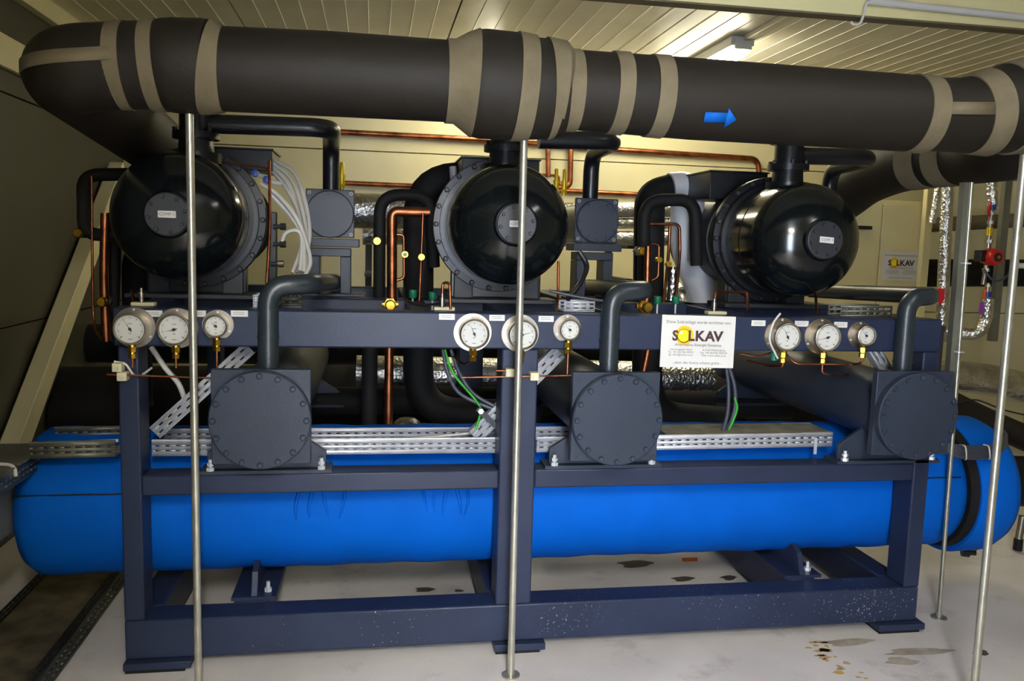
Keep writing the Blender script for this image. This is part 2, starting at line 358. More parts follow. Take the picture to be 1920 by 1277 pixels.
# ------------------------------------------------------------------ condensers
def bolts(mb_fn, c, R, n, name, mat, par, a0=0):
    """ring of separate bolts in the XZ plane around c, sharing one mesh"""
    first = None
    for k in range(n):
        a = a0 + 2 * math.pi * k / n; off = V((R * math.cos(a), 0, R * math.sin(a)))
        if first is None:
            base = off; mb = MB(); mb_fn(mb, c + off); first = mb.build(name, mat, par)
        else: dup(first, par, off - base)
def condenser(cx, cy, lab, stub=False, pipe_px=None, shift=0):
    c = aty(cx, cy, -.16); t = thing('condenser', lab, 'condenser', (c.x, .6, r1), 'condensers on the middle rail')
    MB().lathe((c.x, -.155, c.z), (0, 1, 0), [(0, 0), (0, .158), (.004, .162), (.035, .162), (.035, 0)], 64).build('end_cover', CONDP, t)
    h = .158; zc = c.z + .005
    MB().box((c.x - h, -.12, zc - h), (c.x + h, -.088, zc + h)).build('tube_plate', CONDP, t, bevel=.003)
    for sx in (-1, 1):
        for sz in (-1, 1): MB().lathe((c.x + sx * (h - .021), -.1215, zc + sz * (h - .021)), (0, 1, 0), [(0, .0105), (0, .007), (.012, .007), (.012, 0)], 14).build('bolt_hole', INK, t)
    for dz in (.118, -.118): MB().lathe((c.x, -.1565, c.z + dz), (0, 1, 0), [(0, .008), (0, .0055), (.01, .0055), (.01, 0)], 12).build('threaded_hole', INK, t)
    MB().lathe((c.x, -.09, c.z), (0, 1, 0), [(0, 0), (0, .135), (1.55, .135), (1.58, .1), (1.6, 0)], 48).build('shell', CONDP, t)
    cov = t.children[0] if t.children else None
    def bf(mb, p): mb.lathe(p + V((0, -.1635 + .155 - .012 + .012, 0)), (0, 1, 0), [(0, 0), (0, .0075), (.003, .0105), (.009, .0105)], 6)
    bolts(bf, V((c.x, -.155, c.z)), .147, 16, 'bolt', CONDP, t, math.pi / 16 * 0 + math.pi / 2)
    for yy in (.03, 1.2):
        MB().prism([(c.x - .2, yy, r1 + .012), (c.x + .2, yy, r1 + .012), (c.x + .2, yy, r1 + .07), (c.x + .1, yy, c.z - .08), (c.x - .1, yy, c.z - .08), (c.x - .2, yy, r1 + .07)], (0, .02, 0)).build('saddle', CONDP, t, bevel=.002)
        MB().box((c.x - .22, yy - .03, r1), (c.x + .22, yy + .07, r1 + .012)).build('saddle_foot', CONDP, t)
    for sx in (-1, 1):
        nb = MB(); p = V((c.x + sx * .185, .008, r1 + .012)); hexnut(nb, p, (0, 0, 1), .014, .012); nb.cyl(p, p + V((0, 0, .04)), .007, 8); hexnut(nb, p + V((0, 0, .018)), (0, 0, 1), .012, .01); nb.build('anchor_bolt', GALV, t)
    # outlet pipe: up, sideways, back
    x0 = aty(pipe_px, 640, -.03).x; R = .034; zt = 1.337
    pts = path([(x0, -.03, c.z + .1), (x0, -.03, zt), (x0 + .14, -.0, zt + .008), (x0 + .18 + shift, 1.0, zt - .03)], .1, 10)
    MB().tube(pts, R, 24).build('outlet_pipe', PIPEG, t, 60)
    for z in (c.z + .185, 1.165, 1.255): MB().lathe((x0, -.03, z), (0, 0, 1), [(0, R), (0, R + .0025), (.005, R + .0025), (.005, R)], 24).build('weld_seam', PIPEG, t)
    if stub:
        p = aty(1742, 680, .12); MB().lathe((p.x, .12, c.z + .1), (0, 0, 1), [(0, .045), (.19, .045), (.2, .05), (.215, .05), (.215, 0)], 24).build('stub_pipe', DARKST, t)
    return t
condenser(487, 790, 'grey condenser with bolted round end cover, leftmost of three', pipe_px=503)
condenser(1160, 789, 'grey condenser with bolted round end cover beside the middle post', pipe_px=1143)
condenser(1725, 782, 'dark grey condenser with bolted round end cover at the right end of the frame', True, 1695)

# ------------------------------------------------------------------ text helper
def text(body, size, org, u, v, mat, name, par, align='CENTER', off=0, sx=1, depth=.0006, nrm=(0, -1, 0)):
    cu = bpy.data.curves.new('lettering', 'FONT'); cu.body = body; cu.size = size; cu.align_x = align; cu.align_y = 'CENTER'; cu.offset = off; cu.resolution_u = 3
    ob = bpy.data.objects.new('lettering', cu); COL.objects.link(ob); dg = bpy.context.evaluated_depsgraph_get(); dg.update()
    me = ob.evaluated_get(dg).to_mesh(); vs = [p.co.copy() for p in me.vertices]; fs = [tuple(p.vertices) for p in me.polygons]
    ob.evaluated_get(dg).to_mesh_clear(); bpy.data.objects.remove(ob); bpy.data.curves.remove(cu)
    mb = MB(); mb.add([V(org) + V(u) * p.x * sx + V(v) * p.y + V(nrm) * depth for p in vs], fs)
    return mb.build(name, mat, par)
def sign(org, W, H, u, v, lab, name='company_sign'):
    """org = top left corner; u right, v up"""
    org, u, v = V(org), V(u).normalized(), V(v).normalized(); n = v.cross(u).normalized() * 1.0
    if n.y > 0: n = -n
    t = thing(name, lab, 'sign', org - v * H + u * W / 2)
    c = org + u * W / 2 - v * H / 2
    MB().obox(c - n * .002, u * W / 2, v * H / 2, n * .002).build('plate', WHITE, t)
    def tx(b, s, x, y, m, al='CENTER', off=0, sx=1, d=.0008): text(b, s * H, org + u * x * W - v * y * H, u, v, m, 'lettering', t, al, off, sx, d, n)
    tx('Diese Solaranlage wurde errichtet von:', .085, .5, .13, INKG, sx=.98)
    def disc(x, y, r, m, d, nm):
        mb = MB(); q = org + u * x * W - v * y * H + n * d; k = 36
        mb.add([q + (u * math.cos(2 * math.pi * i / k) + v * math.sin(2 * math.pi * i / k)) * r * H for i in range(k)], [tuple(range(k))]); mb.build(nm, m, t)
    disc(.31, .385, .185, SUNO, .0008, 'sun_halo'); disc(.305, .395, .135, INKB, .0012, 'sun_rim'); disc(.302, .39, .12, SUN, .0016, 'sun_disc'); disc(.262, .33, .032, WHITE, .002, 'sun_glint')
    for ch, xx, sx_ in (('S', .185, .95), ('L', .4, 1.0), ('K', .515, 1.05), ('A', .655, 1.05), ('V', .768, 1.1)): tx(ch, .265, xx, .4, INKB, off=.0022 * H / .2, sx=sx_, d=.0022)
    tx('Alternative Energie Systeme', .07, .5, .565, INKG, sx=1.18, d=.0024)
    for i, (a, b) in enumerate((('Industriegebiet Nord', 'A-3150 Wilhelmsburg'), ('Tel: +43 (0)2746 2009-0', 'Fax: +43 (0)2746 2009-60'), ('@: office@solkav.co.at', 'Web: www.solkav.co.at'))):
        tx(a, .052, .27, .655 + .052 * i, INKG, sx=1.0); tx(b, .052, .72, .66 + .052 * i, INKG, sx=1.0)
    tx('...denn die Sonne scheint gratis...', .07, .5, .91, INKG, sx=1.1)
    return t
a = aty(1242, 590, -.012); b = aty(1380, 594, -.012); c = aty(1237, 688, -.02)
sign(a, (b - a).length, (c - a).length, b - a, a - c, 'white company sign board with yellow sun logo hung on the front top beam')

# ------------------------------------------------------------------ compressors
def compressor(cx, cy, num, lab, vpx, vpy, box_px, box_h):
    Y0 = .12; c = aty(cx, cy, Y0); t = thing('compressor', lab, 'compressor', (c.x, .6, t1), 'compressors on top of the frame')
    ax = (0, 1, 0); R = .229; pr = [(0, 0), (0, .076), (.0135, .082)]
    for k in range(1, 15):
        a = math.radians(22 + 68 * k / 14); pr.append((.003 + .16 * (1 - math.cos(a)), R * math.sin(a)))
    pr += [(.265, R), (.267, R - .003), (.275, R - .003), (.277, R), (.45, R)]
    MB().lathe((c.x, Y0, c.z), ax, pr, 64).build('domed_end', BLACKG, t, 40)
    fr = MB().lathe((c.x, Y0 + .405, c.z), ax, [(0, R), (0, .246), (.034, .246)], 64).build('inner_ring', BLACKS, t)
    fg = MB().lathe((c.x, Y0 + .436, c.z), ax, [(0, R), (0, .270), (.003, .272), (.04, .272), (.04, .2)], 72).build('flange', BLACKS, t)
    def bf(mb, p): mb.lathe(p, (0, 1, 0), [(0, 0), (0, .008), (.004, .0115), (.012, .0115)], 6)
    bolts(bf, V((c.x, Y0 + .426, c.z)), .259, 22, 'bolt', DARKST, fg)
    cp = MB().lathe((c.x, Y0 - .014, c.z), ax, [(0, 0), (0, .07), (.003, .074), (.02, .074)], 48).build('cover_plate', DARKST, t)
    def bc(mb, p): mb.lathe(p, (0, 1, 0), [(0, 0), (0, .005), (.003, .007), (.007, .007)], 6)
    bolts(bc, V((c.x, Y0 - .02, c.z)), .06, 8, 'bolt', DARKST, cp, .2)
    pl = MB().obox((c.x + .002, Y0 - .0165, c.z), V((.029, 0, -.002 if cx > 1400 else 0)), V((0, .002, 0)), V((.0, 0, .0115))).build('name_label', WHITE, t)
    text('COMP %d' % num, .014, (c.x + .002, Y0 - .0188, c.z), (1, 0, 0), (0, 0, 1), INKG, 'lettering', pl)
    MB().lathe((c.x, Y0 + .47, c.z), ax, [(0, .21), (.12, .21), (.13, .235), (.16, .235), (.17, .2), (.62, .2), (.63, .22), (.66, .22), (.67, .17), (.68, 0)], 48).build('motor_body', DARKST, t)
    for sx in (-1, 1):
        MB().box((c.x + sx * .14 - .04, .57, t1), (c.x + sx * .14 + .04, .7, c.z - .17)).build('foot', DARKST, t, bevel=.004)
    MB().prism([(c.x - .19, .585, t1 + .018), (c.x + .19, .585, t1 + .018), (c.x + .19, .585, c.z - .19), (c.x + .1, .585, c.z - .235), (c.x - .1, .585, c.z - .235), (c.x - .19, .585, c.z - .19)], (0, .05, 0)).build('cradle', BLACKP, t, bevel=.003)
    MB().box((c.x - .24, .46, t1), (c.x + .24, .66, t1 + .018)).build('base_plate', DARKST, t, bevel=.003)
    # valve stack on top
    vx = aty(vpx, vpy, .45).x; z0 = c.z + .2
    MB().lathe((vx, .45, z0), (0, 0, 1), [(0, .09), (.04, .09), (.04, .065), (.09, .062), (.09, .085), (.115, .085), (.115, .06), (.2, .06), (.2, .08), (.23, .08), (.3, .055), (.34, 0)], 28).build('shut_off_valve', BLACKP, t)
    def bv(mb, p): mb.lathe(p, (0, 0, 1), [(0, 0), (0, .01), (.03, .01), (.03, 0)], 6)
    first = None
    for k in range(6):
        a = k * math.pi / 3 + .3; o_ = V((.074 * math.cos(a), .074 * math.sin(a), 0))
        if first is None: mb = MB(); bv(mb, V((vx, .45, z0 + .1)) + o_); first = mb.build('bolt', BLACKP, t); base = o_
        else: dup(first, t, o_ - base)
    sp = MB(); sp.cyl((vx - .05, .42, z0 + .24), (vx - .14, .38, z0 + .24), .018, 10); sp.cyl((vx - .14, .38, z0 + .24), (vx - .2, .355, z0 + .24), .011, 10); sp.build('valve_spindle', BLACKP, t)
    # terminal box
    x0, x1 = box_px; a, b = aty(x0, box_h[1], .7), aty(x1, box_h[0], .7)
    bxo = MB().box((a.x, .7, a.z), (b.x, .98, b.z)).build('terminal_box', BLACKP, t, bevel=.003)
    MB().box((a.x - .006, .694, b.z), (b.x + .006, .99, b.z + .006)).build('lid', BLACKP, t)
    MB().box((c.x - .1, .72, c.z + .15), (c.x + .1, .96, a.z)).build('box_neck', DARKST, t)
    return c
c1 = compressor(314, 402, 1, 'black domed compressor behind the left support rod', 368, 260, (402, 510), (282, 316))
c2 = compressor(968, 420, 2, 'black domed compressor behind the middle support rod, bolted ring flange showing', 947, 290, (866, 1012), (302, 340))
c3 = compressor(1545, 450, 3, 'glossy black compressor drum seen from its left side near the cabinet', 1478, 310, (1330, 1440), (326, 372))

# oil separators with stand and discharge pipes
def separator(px0, px1, py0, py1, lab):
    Y = .75; a, b = aty(px0, py1, Y), aty(px1, py0, Y); c = (a + b) / 2; h = (b.x - a.x) / 2
    t = thing('oil_separator', lab, 'separator', (c.x, Y + .3, t1), 'oil separators behind the top beam')
    MB().box((c.x - h, Y, c.z - h), (c.x + h, Y + .02, c.z + h)).build('square_plate', CONDP, t, bevel=.003)
    for sx in (-1, 1):
        for sz in (-1, 1): MB().lathe((c.x + sx * (h - .015), Y - .001, c.z + sz * (h - .015)), (0, 1, 0), [(0, .007), (0, .005), (.008, .005), (.008, 0)], 12).build('bolt_hole', CREAM, t)
    MB().lathe((c.x, Y - .026, c.z - .004), (0, 1, 0), [(0, 0), (0, h - .006), (.004, h - .002), (.026, h - .002)], 48).build('round_cover', CONDP, t)
    def bf(mb, p): mb.lathe(p, (0, 1, 0), [(0, 0), (0, .006), (.008, .006)], 6)
    bolts(bf, V((c.x, Y - .033, c.z - .004)), h - .014, 12, 'bolt', CONDP, t)
    MB().lathe((c.x, Y + .02, c.z), (0, 1, 0), [(0, 0), (0, h * .86), (.6, h * .86), (.64, 0)], 32).build('shell', CONDP, t)
    zt = c.z - h - .004; w = h * .86
    MB().box((c.x - w - .02, Y - .01, zt - .035), (c.x + w + .035, Y + .14, zt)).build('saddle_plate', CONDP, t, bevel=.003)
    MB().box((c.x - w, Y, zt - .075), (c.x + w, Y + .12, zt - .04)).build('stand_top', CONDP, t, bevel=.003)
    for sx in (-1, 1): MB().box((c.x + sx * (w - .022) - .022, Y, t1 + .012), (c.x + sx * (w - .022) + .022, Y + .12, zt - .075)).build('leg', CONDP, t, bevel=.003)
    MB().box((c.x - w - .03, Y - .02, t1), (c.x + w + .06, Y + .16, t1 + .012)).build('stand_base', CONDP, t, bevel=.002)
    return c, h
s1, h1 = separator(573, 665, 357, 444, 'grey oil separator with round cover on a steel stand, right of the left compressor')
s2, h2 = separator(1077, 1160, 372, 455, 'grey oil separator with round cover, right of the middle compressor')
def discharge(A, B, D, sz, lab):
    a, b = aty(*A), aty(*B); x = aty(*D).x
    o = MB().tube(path([a, b, (x, .86, b.z - .01), (x, .86, sz)], .1, 9), .036, 20).build('discharge_pipe', BLACKP)
    return tag(o, lab, 'pipe', 'discharge pipes')
discharge((388, 232, .45), (622, 240, .45), (621, 330, .86), s1.z + h1 * .7, 'glossy black pipe bending down into the left oil separator')
discharge((1010, 262, .45), (1158, 264, .45), (1108, 330, .86), s2.z + h2 * .7, 'glossy black pipe bending down into the middle oil separator')
discharge((1500, 292, .45), (1640, 296, .45), (1556, 330, .86), 1.55, 'glossy black pipe above the right compressor drum')

# ------------------------------------------------------------------ main insulated pipe
YP = -.18
def st(px, y0, y1):
    a, b = aty(px, y0, YP), aty(px, y1, YP); return (a + b) / 2, (a.z - b.z) / 2
tp = thing('main_pipe', 'thick dark grey foam insulated pipe running across above the compressors', 'pipe', (1.5, YP, 1.84))
def seg(name, sts, mat, grow=0, n=48, par=None):
    pts, rs = [], []
    for s_ in sts: p, r = st(*s_); pts.append(p); rs.append(r + grow)
    return MB().tube(pts, rs, n).build(name, mat, par or tp, 40)
seg('pipe_run', [(405, 50, 208), (620, 60, 218), (850, 77, 229)], PIPEF)
seg('pipe_run', [(1070, 94, 243), (1300, 110, 262), (1500, 125, 273), (1720, 142, 285)], PIPEF)
seg('valve_jacket', [(300, 39, 206), (310, 36, 209), (330, 35, 212), (380, 36, 214), (390, 38, 214)], PIPEF)
seg('collar', [(232, 42, 205), (262, 41, 205), (298, 41, 206)], PIPEF)
seg('valve_jacket', [(880, 60, 250), (890, 56, 256), (905, 56, 260), (960, 62, 262), (985, 68, 262)], PIPEF)
seg('valve_jacket', [(985, 70, 262), (1040, 76, 260), (1052, 80, 256)], PIPEF)
seg('pipe_run', [(1715, 143, 284), (1760, 146, 284), (1800, 146, 286), (1835, 138, 290)], PIPEF)
pv = [st(1825, 140, 290), st(1850, 131, 290), st(1885, 119, 288), st(1930, 108, 284), st(2000, 104, 286)]
MB().tube([p for p, r in pv], [r for p, r in pv], 48).build('valve_jacket', PIPEF, tp, 40)
# tape bands
for sts in ([(214, 44, 203), (243, 42, 205)], [(277, 41, 206), (304, 38, 208)], [(388, 37, 214), (404, 45, 213), (420, 51, 210)],
            [(836, 75, 229), (852, 76, 230), (872, 64, 244), (890, 56, 256)], [(963, 62, 263), (995, 69, 263)], [(1024, 73, 262), (1050, 79, 257), (1056, 92, 247)],
            [(1056, 93, 244), (1082, 95, 245)], [(1142, 98, 249), (1170, 100, 252)], [(1214, 104, 255), (1244, 106, 258)], [(1705, 140, 285), (1738, 144, 286)],
            [(1815, 142, 288), (1850, 130, 292)], [(1884, 118, 290), (1896, 115, 289), (1912, 111, 288)]):
    seg('tape_band', sts, TAPE, .0035)
# left elbow, then straight back
pe, re = st(232, 42, 205); XE = -.085; zz = pe.z
ep = path([(pe.x, YP, zz), (XE, YP, zz - .02), (XE, 1.25, zz - .15)], .24, 14)
MB().tube(ep, [re] * len(ep), 48).build('elbow', PIPEF, tp, 40)
MB().tube([(XE, 1.05, zz - .131), (XE, 1.1, zz - .136)], re + .004, 40).build('tape_band', TAPE, tp)
# tape strip round the outside of the elbow
strip = MB(); sv = []; sf = []; wv = .021
for i, p in enumerate(ep[:-1]):
    q = ep[i + 1] - ep[max(0, i - 1)]; q.normalize(); out = V((-q.y, q.x, 0)) * 1.0
    if out.x > 0 and out.y > 0: out = -out
    out = V((q.y * -1, q.x, 0)); out = -out if out.dot(V((-1, -1, 0))) < 0 else out
    for a in (14 - i * .4, -3 - i * .4): aa = math.radians(a); sv.append(p + (out * math.cos(aa) + V((0, 0, 1)) * math.sin(aa)) * (re + .003))
for i in range(len(ep) - 2): sf.append((2 * i, 2 * i + 2, 2 * i + 3, 2 * i + 1))
strip.add(sv, sf).build('tape_strip', TAPE, tp, solid=.004)
# tape strip on the right between two bands
p1, r1_ = st(1738, 144, 284); p2, r2_ = st(1815, 143, 287)
sv = []
for p, r in ((p1, r1_), (p2, r2_)):
    for a in (10, -8): aa = math.radians(a); sv.append(p + V((0, -math.cos(aa), math.sin(aa))) * (r + .003))
MB().add(sv, [(0, 2, 3, 1)]).build('tape_strip', TAPE, tp, solid=.004)
# blue flow arrow
def on_pipe(px, py, R=.133):
    d = ray(px, py); best = None
    p, r = st(px, 110 + (px - 1300) * .075, 262 + (px - 1300) * .055)
    o = CAM - p; o.x = 0; dd = V((0, d.y, d.z)); A = dd.dot(dd); B = 2 * o.dot(dd); Cc = o.dot(o) - (r + .006) ** 2
    t_ = (-B - math.sqrt(max(0, B * B - 4 * A * Cc))) / 2 / A; return CAM + d * t_
ar = [(1323, 210), (1365, 212), (1367, 203), (1381, 225), (1357, 240), (1359, 230), (1319, 229)]
MB().add([on_pipe(*p) for p in ar], [(0, 1, 5, 6), (2, 3, 4)]).build('flow_arrow', ARROWB, tp, solid=.001)['label'] = 'blue arrow sticker pointing right'

# second pipe running back on the right
t = thing('rear_pipe', 'black insulated pipe sweeping back above the right compressor towards the cabinet', 'pipe', aty(1700, 330, .7))
rp = smooth(P((1990, 262, -.0), (1880, 282, .2), (1800, 293, .45), (1700, 308, .75), (1630, 334, 1.0), (1590, 362, 1.15), (1560, 385, 1.25)), 6)
MB().tube(rp, .125, 40).build('pipe_run', PIPEF, t, 50)
for i in (12, 15): MB().tube(rp[i:i + 3], .129, 40).build('tape_band', TAPE, t, 50)

# ------------------------------------------------------------------ support rods
def rod(base, top, r, lab, disc=True, m=ROD):
    t = thing('support_rod', lab, 'rod', base, 'support rods of the pipe')
    d = (V(top) - V(base)).normalized()
    MB().tube([base, top], r, 16).build('rod', m, t)
    if disc: MB().lathe(base, (0, 0, 1), [(0, 0), (0, .032), (.006, .032), (.008, .012), (.03, .012), (.032, 0)], 24).build('base_disc', m, t)
    return t
rod((.268, -.14, 0), (.275, YP, 1.862), .0125, 'bright steel rod in front of the left compressor')
rod((1.316, YP, 0), (1.308, YP, 1.845), .0125, 'bright steel rod standing before the middle post')
rb = atz(1822, 1340, 0); rt = aty(1921, 290, rb.y); rod(rb, rt, .0125, 'bright steel rod at the far right, nearest the camera')
rb = aty(1761, 1148, .085); rb.z = 0; rt = aty(1822, 342, rb.y); t = rod(rb, rt, .0085, 'thinner steel rod with channel, left of the far right rod')
md = aty(1794, 700, rb.y)
MB().bar(V((rt.x - .012, rt.y + .02, rt.z)), V((md.x - .014, md.y + .02, md.z)), .03, .03, (0, 1, 0)).build('channel', TRAYG, t)
cl = MB()
for py in (495, 661): p = aty(1822 - 60 * (py - 342) / 796, py, rb.y); cl.lathe(p, (0, 0, 1), [(0, 0), (0, .02), (.006, .02), (.006, 0)], 16)
cl.build('clamp', GALV, t)

# ------------------------------------------------------------------ gauges
def gauge(px, py, big, ang, lab, cap):
    c = aty(px, py, 0); Rf, Rc, dp = (.067, .052, .052) if big else (.0505, .0385, .046)
    t = thing('pressure_gauge', lab, 'gauge', (c.x, -.002, c.z - Rf), 'round gauges along the top beam')
    k = 48; ring = []
    for i in range(k):
        a = 2 * math.pi * i / k; y = Rf * math.sin(a)
        if not big: y = max(y, -Rf * .86)
        ring.append((c.x + Rf * math.cos(a), -.001, c.z + y))
    fgo = MB().prism(ring, (0, -.004, 0)).build('mounting_flange', CHROME, t)
    sc = MB()
    for a in (90, 210, 330): a = math.radians(a); sc.lathe((c.x + (Rf - .008) * math.cos(a), -.009, c.z + (Rf - .008) * math.sin(a)), (0, 1, 0), [(0, 0), (.001, .004), (.004, .004)], 10)
    sc.build('screws', GALV, t)
    MB().lathe((c.x, -.005, c.z), (0, -1, 0), [(0, Rc - .003), (dp - .01, Rc - .003), (dp - .01, Rc), (dp + .004, Rc), (dp + .006, Rc - .003), (dp + .003, Rc - .006), (dp - .004, Rc - .007)], 48).build('case', CHROME, t, 30)
    yf = -.005 - dp + .006; rd = Rc - .006
    dl = MB().lathe((c.x, yf, c.z), (0, 1, 0), [(0, 0), (0, rd), (.002, rd), (.002, 0)], 40).build('dial', DIAL, t)
    mk = MB(); N = 41
    for i in range(N):
        a = math.radians(225 - 270 * i / (N - 1)); r0_, r1_ = rd * (.8 if i % 5 else .72), rd * .88; w_ = .0004 if i % 5 else .0008
        e = V((math.cos(a), 0, math.sin(a))); n_ = V((-math.sin(a), 0, math.cos(a))); o_ = V((c.x, yf - .0005, c.z))
        mk.add([o_ + e * r0_ + n_ * w_, o_ + e * r0_ - n_ * w_, o_ + e * r1_ - n_ * w_, o_ + e * r1_ + n_ * w_], [(0, 1, 2, 3)])
    if big:
        for sx in (-1, 1): mk.obox((c.x + sx * rd * .62, yf - .0006, c.z - rd * .58), (.003, 0, .002 * -sx), (0, .0002, 0), (-.0005 * sx, 0, .0012))
    mk.build('scale_marks', INKG if not big else INK, dl)
    for yy, ww in ((.38, .3), (-.32, .16), (-.72, .3)):
        MB().obox((c.x, yf - .0006, c.z + rd * yy), (rd * ww * .5, 0, 0), (0, .0002, 0), (0, 0, .0009)).build('print_line', INKG, dl)
    a = math.radians(ang); e = V((math.cos(a), 0, math.sin(a))); n_ = V((-math.sin(a), 0, math.cos(a))); o_ = V((c.x, yf - .003, c.z))
    nd = MB().prism([o_ + e * rd * .8, o_ + n_ * .0013 - e * .004, o_ - e * rd * .2 + n_ * .003, o_ - e * rd * .2 - n_ * .003, o_ - n_ * .0013 - e * .004], (0, -.0008, 0))
    nd.lathe(o_, (0, -1, 0), [(0, .005), (.002, .005), (.002, 0)], 12); nd.build('needle', INK, t)
    MB().lathe((c.x, -.005 - dp - .0005, c.z), (0, -1, 0), [(0, Rc - .006), (.001, Rc - .006), (.001, 0)], 32).build('glass', GLASSM, t)
    yb = -.03; zb = c.z - Rc; f = MB(); f.cyl((c.x, yb, zb + .008), (c.x, yb, zb - .012), .011, 12); hexnut(f, (c.x, yb, zb - .026), (0, 0, 1), .0145, .018); f.cyl((c.x, yb, zb - .032), (c.x, yb, zb - .024), .009, 12); hexnut(f, (c.x, yb, zb - .046), (0, 0, 1), .0125, .015)
    f.build('brass_fitting', BRASS, t, 25)
    pts = [V((c.x, yb, zb - .044))] + [aty(*p) for p in cap]
    pts[1].x = c.x; 
    MB().tube(path(pts, .02, 5), .0042, 8).build('copper_tube', COPPER, t, 60)
    return t
gauge(252, 614, True, 122, 'large pressure gauge at the left end of the top beam', [(240, 690, -.03)])
gauge(333, 615, True, 195, 'large pressure gauge just left of the left support rod', [(328, 690, -.03)])
gauge(409, 609, False, 140, 'small gauge between the left support rod and the grey pipe', [(408, 694, -.03)])
gauge(886, 623, True, 115, 'large pressure gauge left of the middle post', [(886, 676, -.03), (870, 684, .02), (850, 668, .1)])
gauge(975, 625, True, 15, 'large pressure gauge on the middle post behind the rod', [(979, 690, -.02)])
gauge(1063, 616, False, 140, 'small gauge right of the middle post', [(1062, 702, -.03)])
gauge(1464, 629, True, 118, 'large pressure gauge nearest the company sign, with a cable hung round it', [(1460, 688, -.03), (1440, 686, .03), (1400, 676, .1)])
gauge(1538, 630, True, 197, 'large pressure gauge in the middle of the right trio', [(1537, 698, -.03), (1550, 702, -.03), (1590, 702, .02)])
gauge(1611, 627, False, 140, 'small gauge at the right end of the row', [(1613, 680, -.03), (1600, 684, .02), (1490, 682, .05), (1474, 664, .08)])
labs = [(288, 588, 'white label strip right of the first gauge'), (370, 588, 'white label strip half hidden by the left rod'), (449, 588, 'white label strip beside the left grey pipe'),
        (838, 594, 'white label strip left of the gauge before the middle post'), (932, 596, 'white label strip left of the middle post gauge'), (1024, 598, 'white label strip left of the small middle gauge'),
        (1422, 606, 'white label strip between company sign and gauge'), (1503, 607, 'white label strip between the two large right gauges'), (1576, 609, 'white label strip left of the small right gauge')]
for px, py, lb in labs:
    c = aty(px, py, -.001); t = thing('label_strip', lb, 'label', (c.x, -.001, c.z - .011), 'white label strips on the top beam')
    MB().box((c.x - .0275, -.0022, c.z - .0105), (c.x + .0275, -.0004, c.z + .0105)).build('strip', WHITE, t)
    for dz in (.004, -.002): MB().box((c.x - .02, -.0026, c.z + dz - .0006), (c.x + .016, -.0021, c.z + dz + .0006)).build('print_line', INKG, t)

# ------------------------------------------------------------------ cable trays
ROWS = [(.016, .021, 0), (.034, .039, 0)]
def tray(x0, x1, z0, z1, Y0, Y1, lab, m=GALV, zb=None):
    """U-shaped perforated tray along X; z0 at x0, z1 at x1 (bottom edge)"""
    t = thing('cable_tray', lab, 'cable tray', ((x0 + x1) / 2, (Y0 + Y1) / 2, min(z0, z1)), 'perforated cable trays')
    a, b = V((x0, Y0, z0)), V((x1, Y0, z1)); d = b - a; H = .056
    MB().slots(a, d, (0, 0, 1), d.length, H, ROWS).build('front_side', m, t, solid=.0015)
    MB().slots(a + V((0, Y1 - Y0, 0)), d, (0, 0, 1), d.length, H, ROWS).build('rear_side', m, t, solid=.0015)
    MB().slots(a, d, (0, 1, 0), d.length, Y1 - Y0, [(.03, .036, 0), (.06, .066, .02), (.09, .096, 0)]).build('bottom', m, t, solid=.0015)
    MB().bar(a + V((0, .004, H)), b + V((0, .004, H)), .01, .004).build('rolled_edge', m, t)
    MB().bar(a + V((0, Y1 - Y0, H)), b + V((0, Y1 - Y0, H)), .01, .004).build('rolled_edge', m, t)
    return t
TY0, TY1 = .115, .29
zT = .722
trays = tray(aty(285, 858, TY0).x, aty(942, 850, TY0).x, zT + .004, zT, TY0, TY1, 'galvanised perforated cable tray left of the middle post, before the blue vessel')
tr = tray(aty(1006, 846, TY0).x, aty(1560, 833, TY0).x, zT, zT + .008, TY0, TY1, 'galvanised perforated cable tray right of the middle post, before the blue vessel')
xA, xB = aty(1250, 830, TY0).x, aty(1560, 830, TY0).x
MB().obox(((xA + xB) / 2, (TY0 + TY1) / 2, zT + .0635), ((xB - xA) / 2, 0, .001), (0, (TY1 - TY0) / 2 + .003, 0), (0, 0, .001)).build('dusty_lid', M('dusty_zinc', (150, 146, 128), .55, .2, .3, 14, col2=(96, 92, 80)), tr)
tl = tray(aty(55, 864, TY0).x, aty(222, 848, TY0).x - .01, zT, zT + .004, TY0, TY1 + .06, 'dull cable tray left of the frame crossing the blue vessel', TRAYG)
# end bracket of the right tray
p = aty(1528, 842, TY0 - .004); MB().box((p.x - .006, p.y - .004, p.z - .02), (p.x + .006, p.y, p.z + .045)).build('end_clip', GALV, trays)
# tray coming towards the camera on the far left
t = thing('side_cable_tray', 'dull cable tray running forward at the far left edge', 'cable tray', (-.5, .0, .62))
xa = -.335; ya, yb_ = .30, -1.6
MB().slots((xa, ya, .655), (0, -1, 0), (0, 0, 1), ya - yb_, .06, ROWS).build('right_side', TRAYG, t, solid=.0015)
MB().slots((xa - .28, ya, .655), (0, -1, 0), (0, 0, 1), ya - yb_, .06, ROWS).build('left_side', TRAYG, t, solid=.0015)
MB().box((xa - .28, yb_, .66), (xa, ya, .662)).build('bottom', TRAYG, t)
MB().box((xa - .28, .06, .716), (xa + .005, ya + .05, .72)).build('cover_plate', TRAYG, t)
MB().box((xa - .28, -.9, .716), (xa + .005, .04, .719)).build('cover_plate', TRAYG, t)
MB().box((xa - .28, yb_, .44), (xa - .085, ya - .02, .655)).build('lower_duct', M('grey_duct', (120, 120, 112), .5, .2), t)
MB().tube(smooth([(xa - .2, .05, .727), (xa - .06, .03, .728), (xa - .005, .02, .722), (xa + .008, .01, .69)]), .006, 8).build('cable_tie', CABLEW, t)
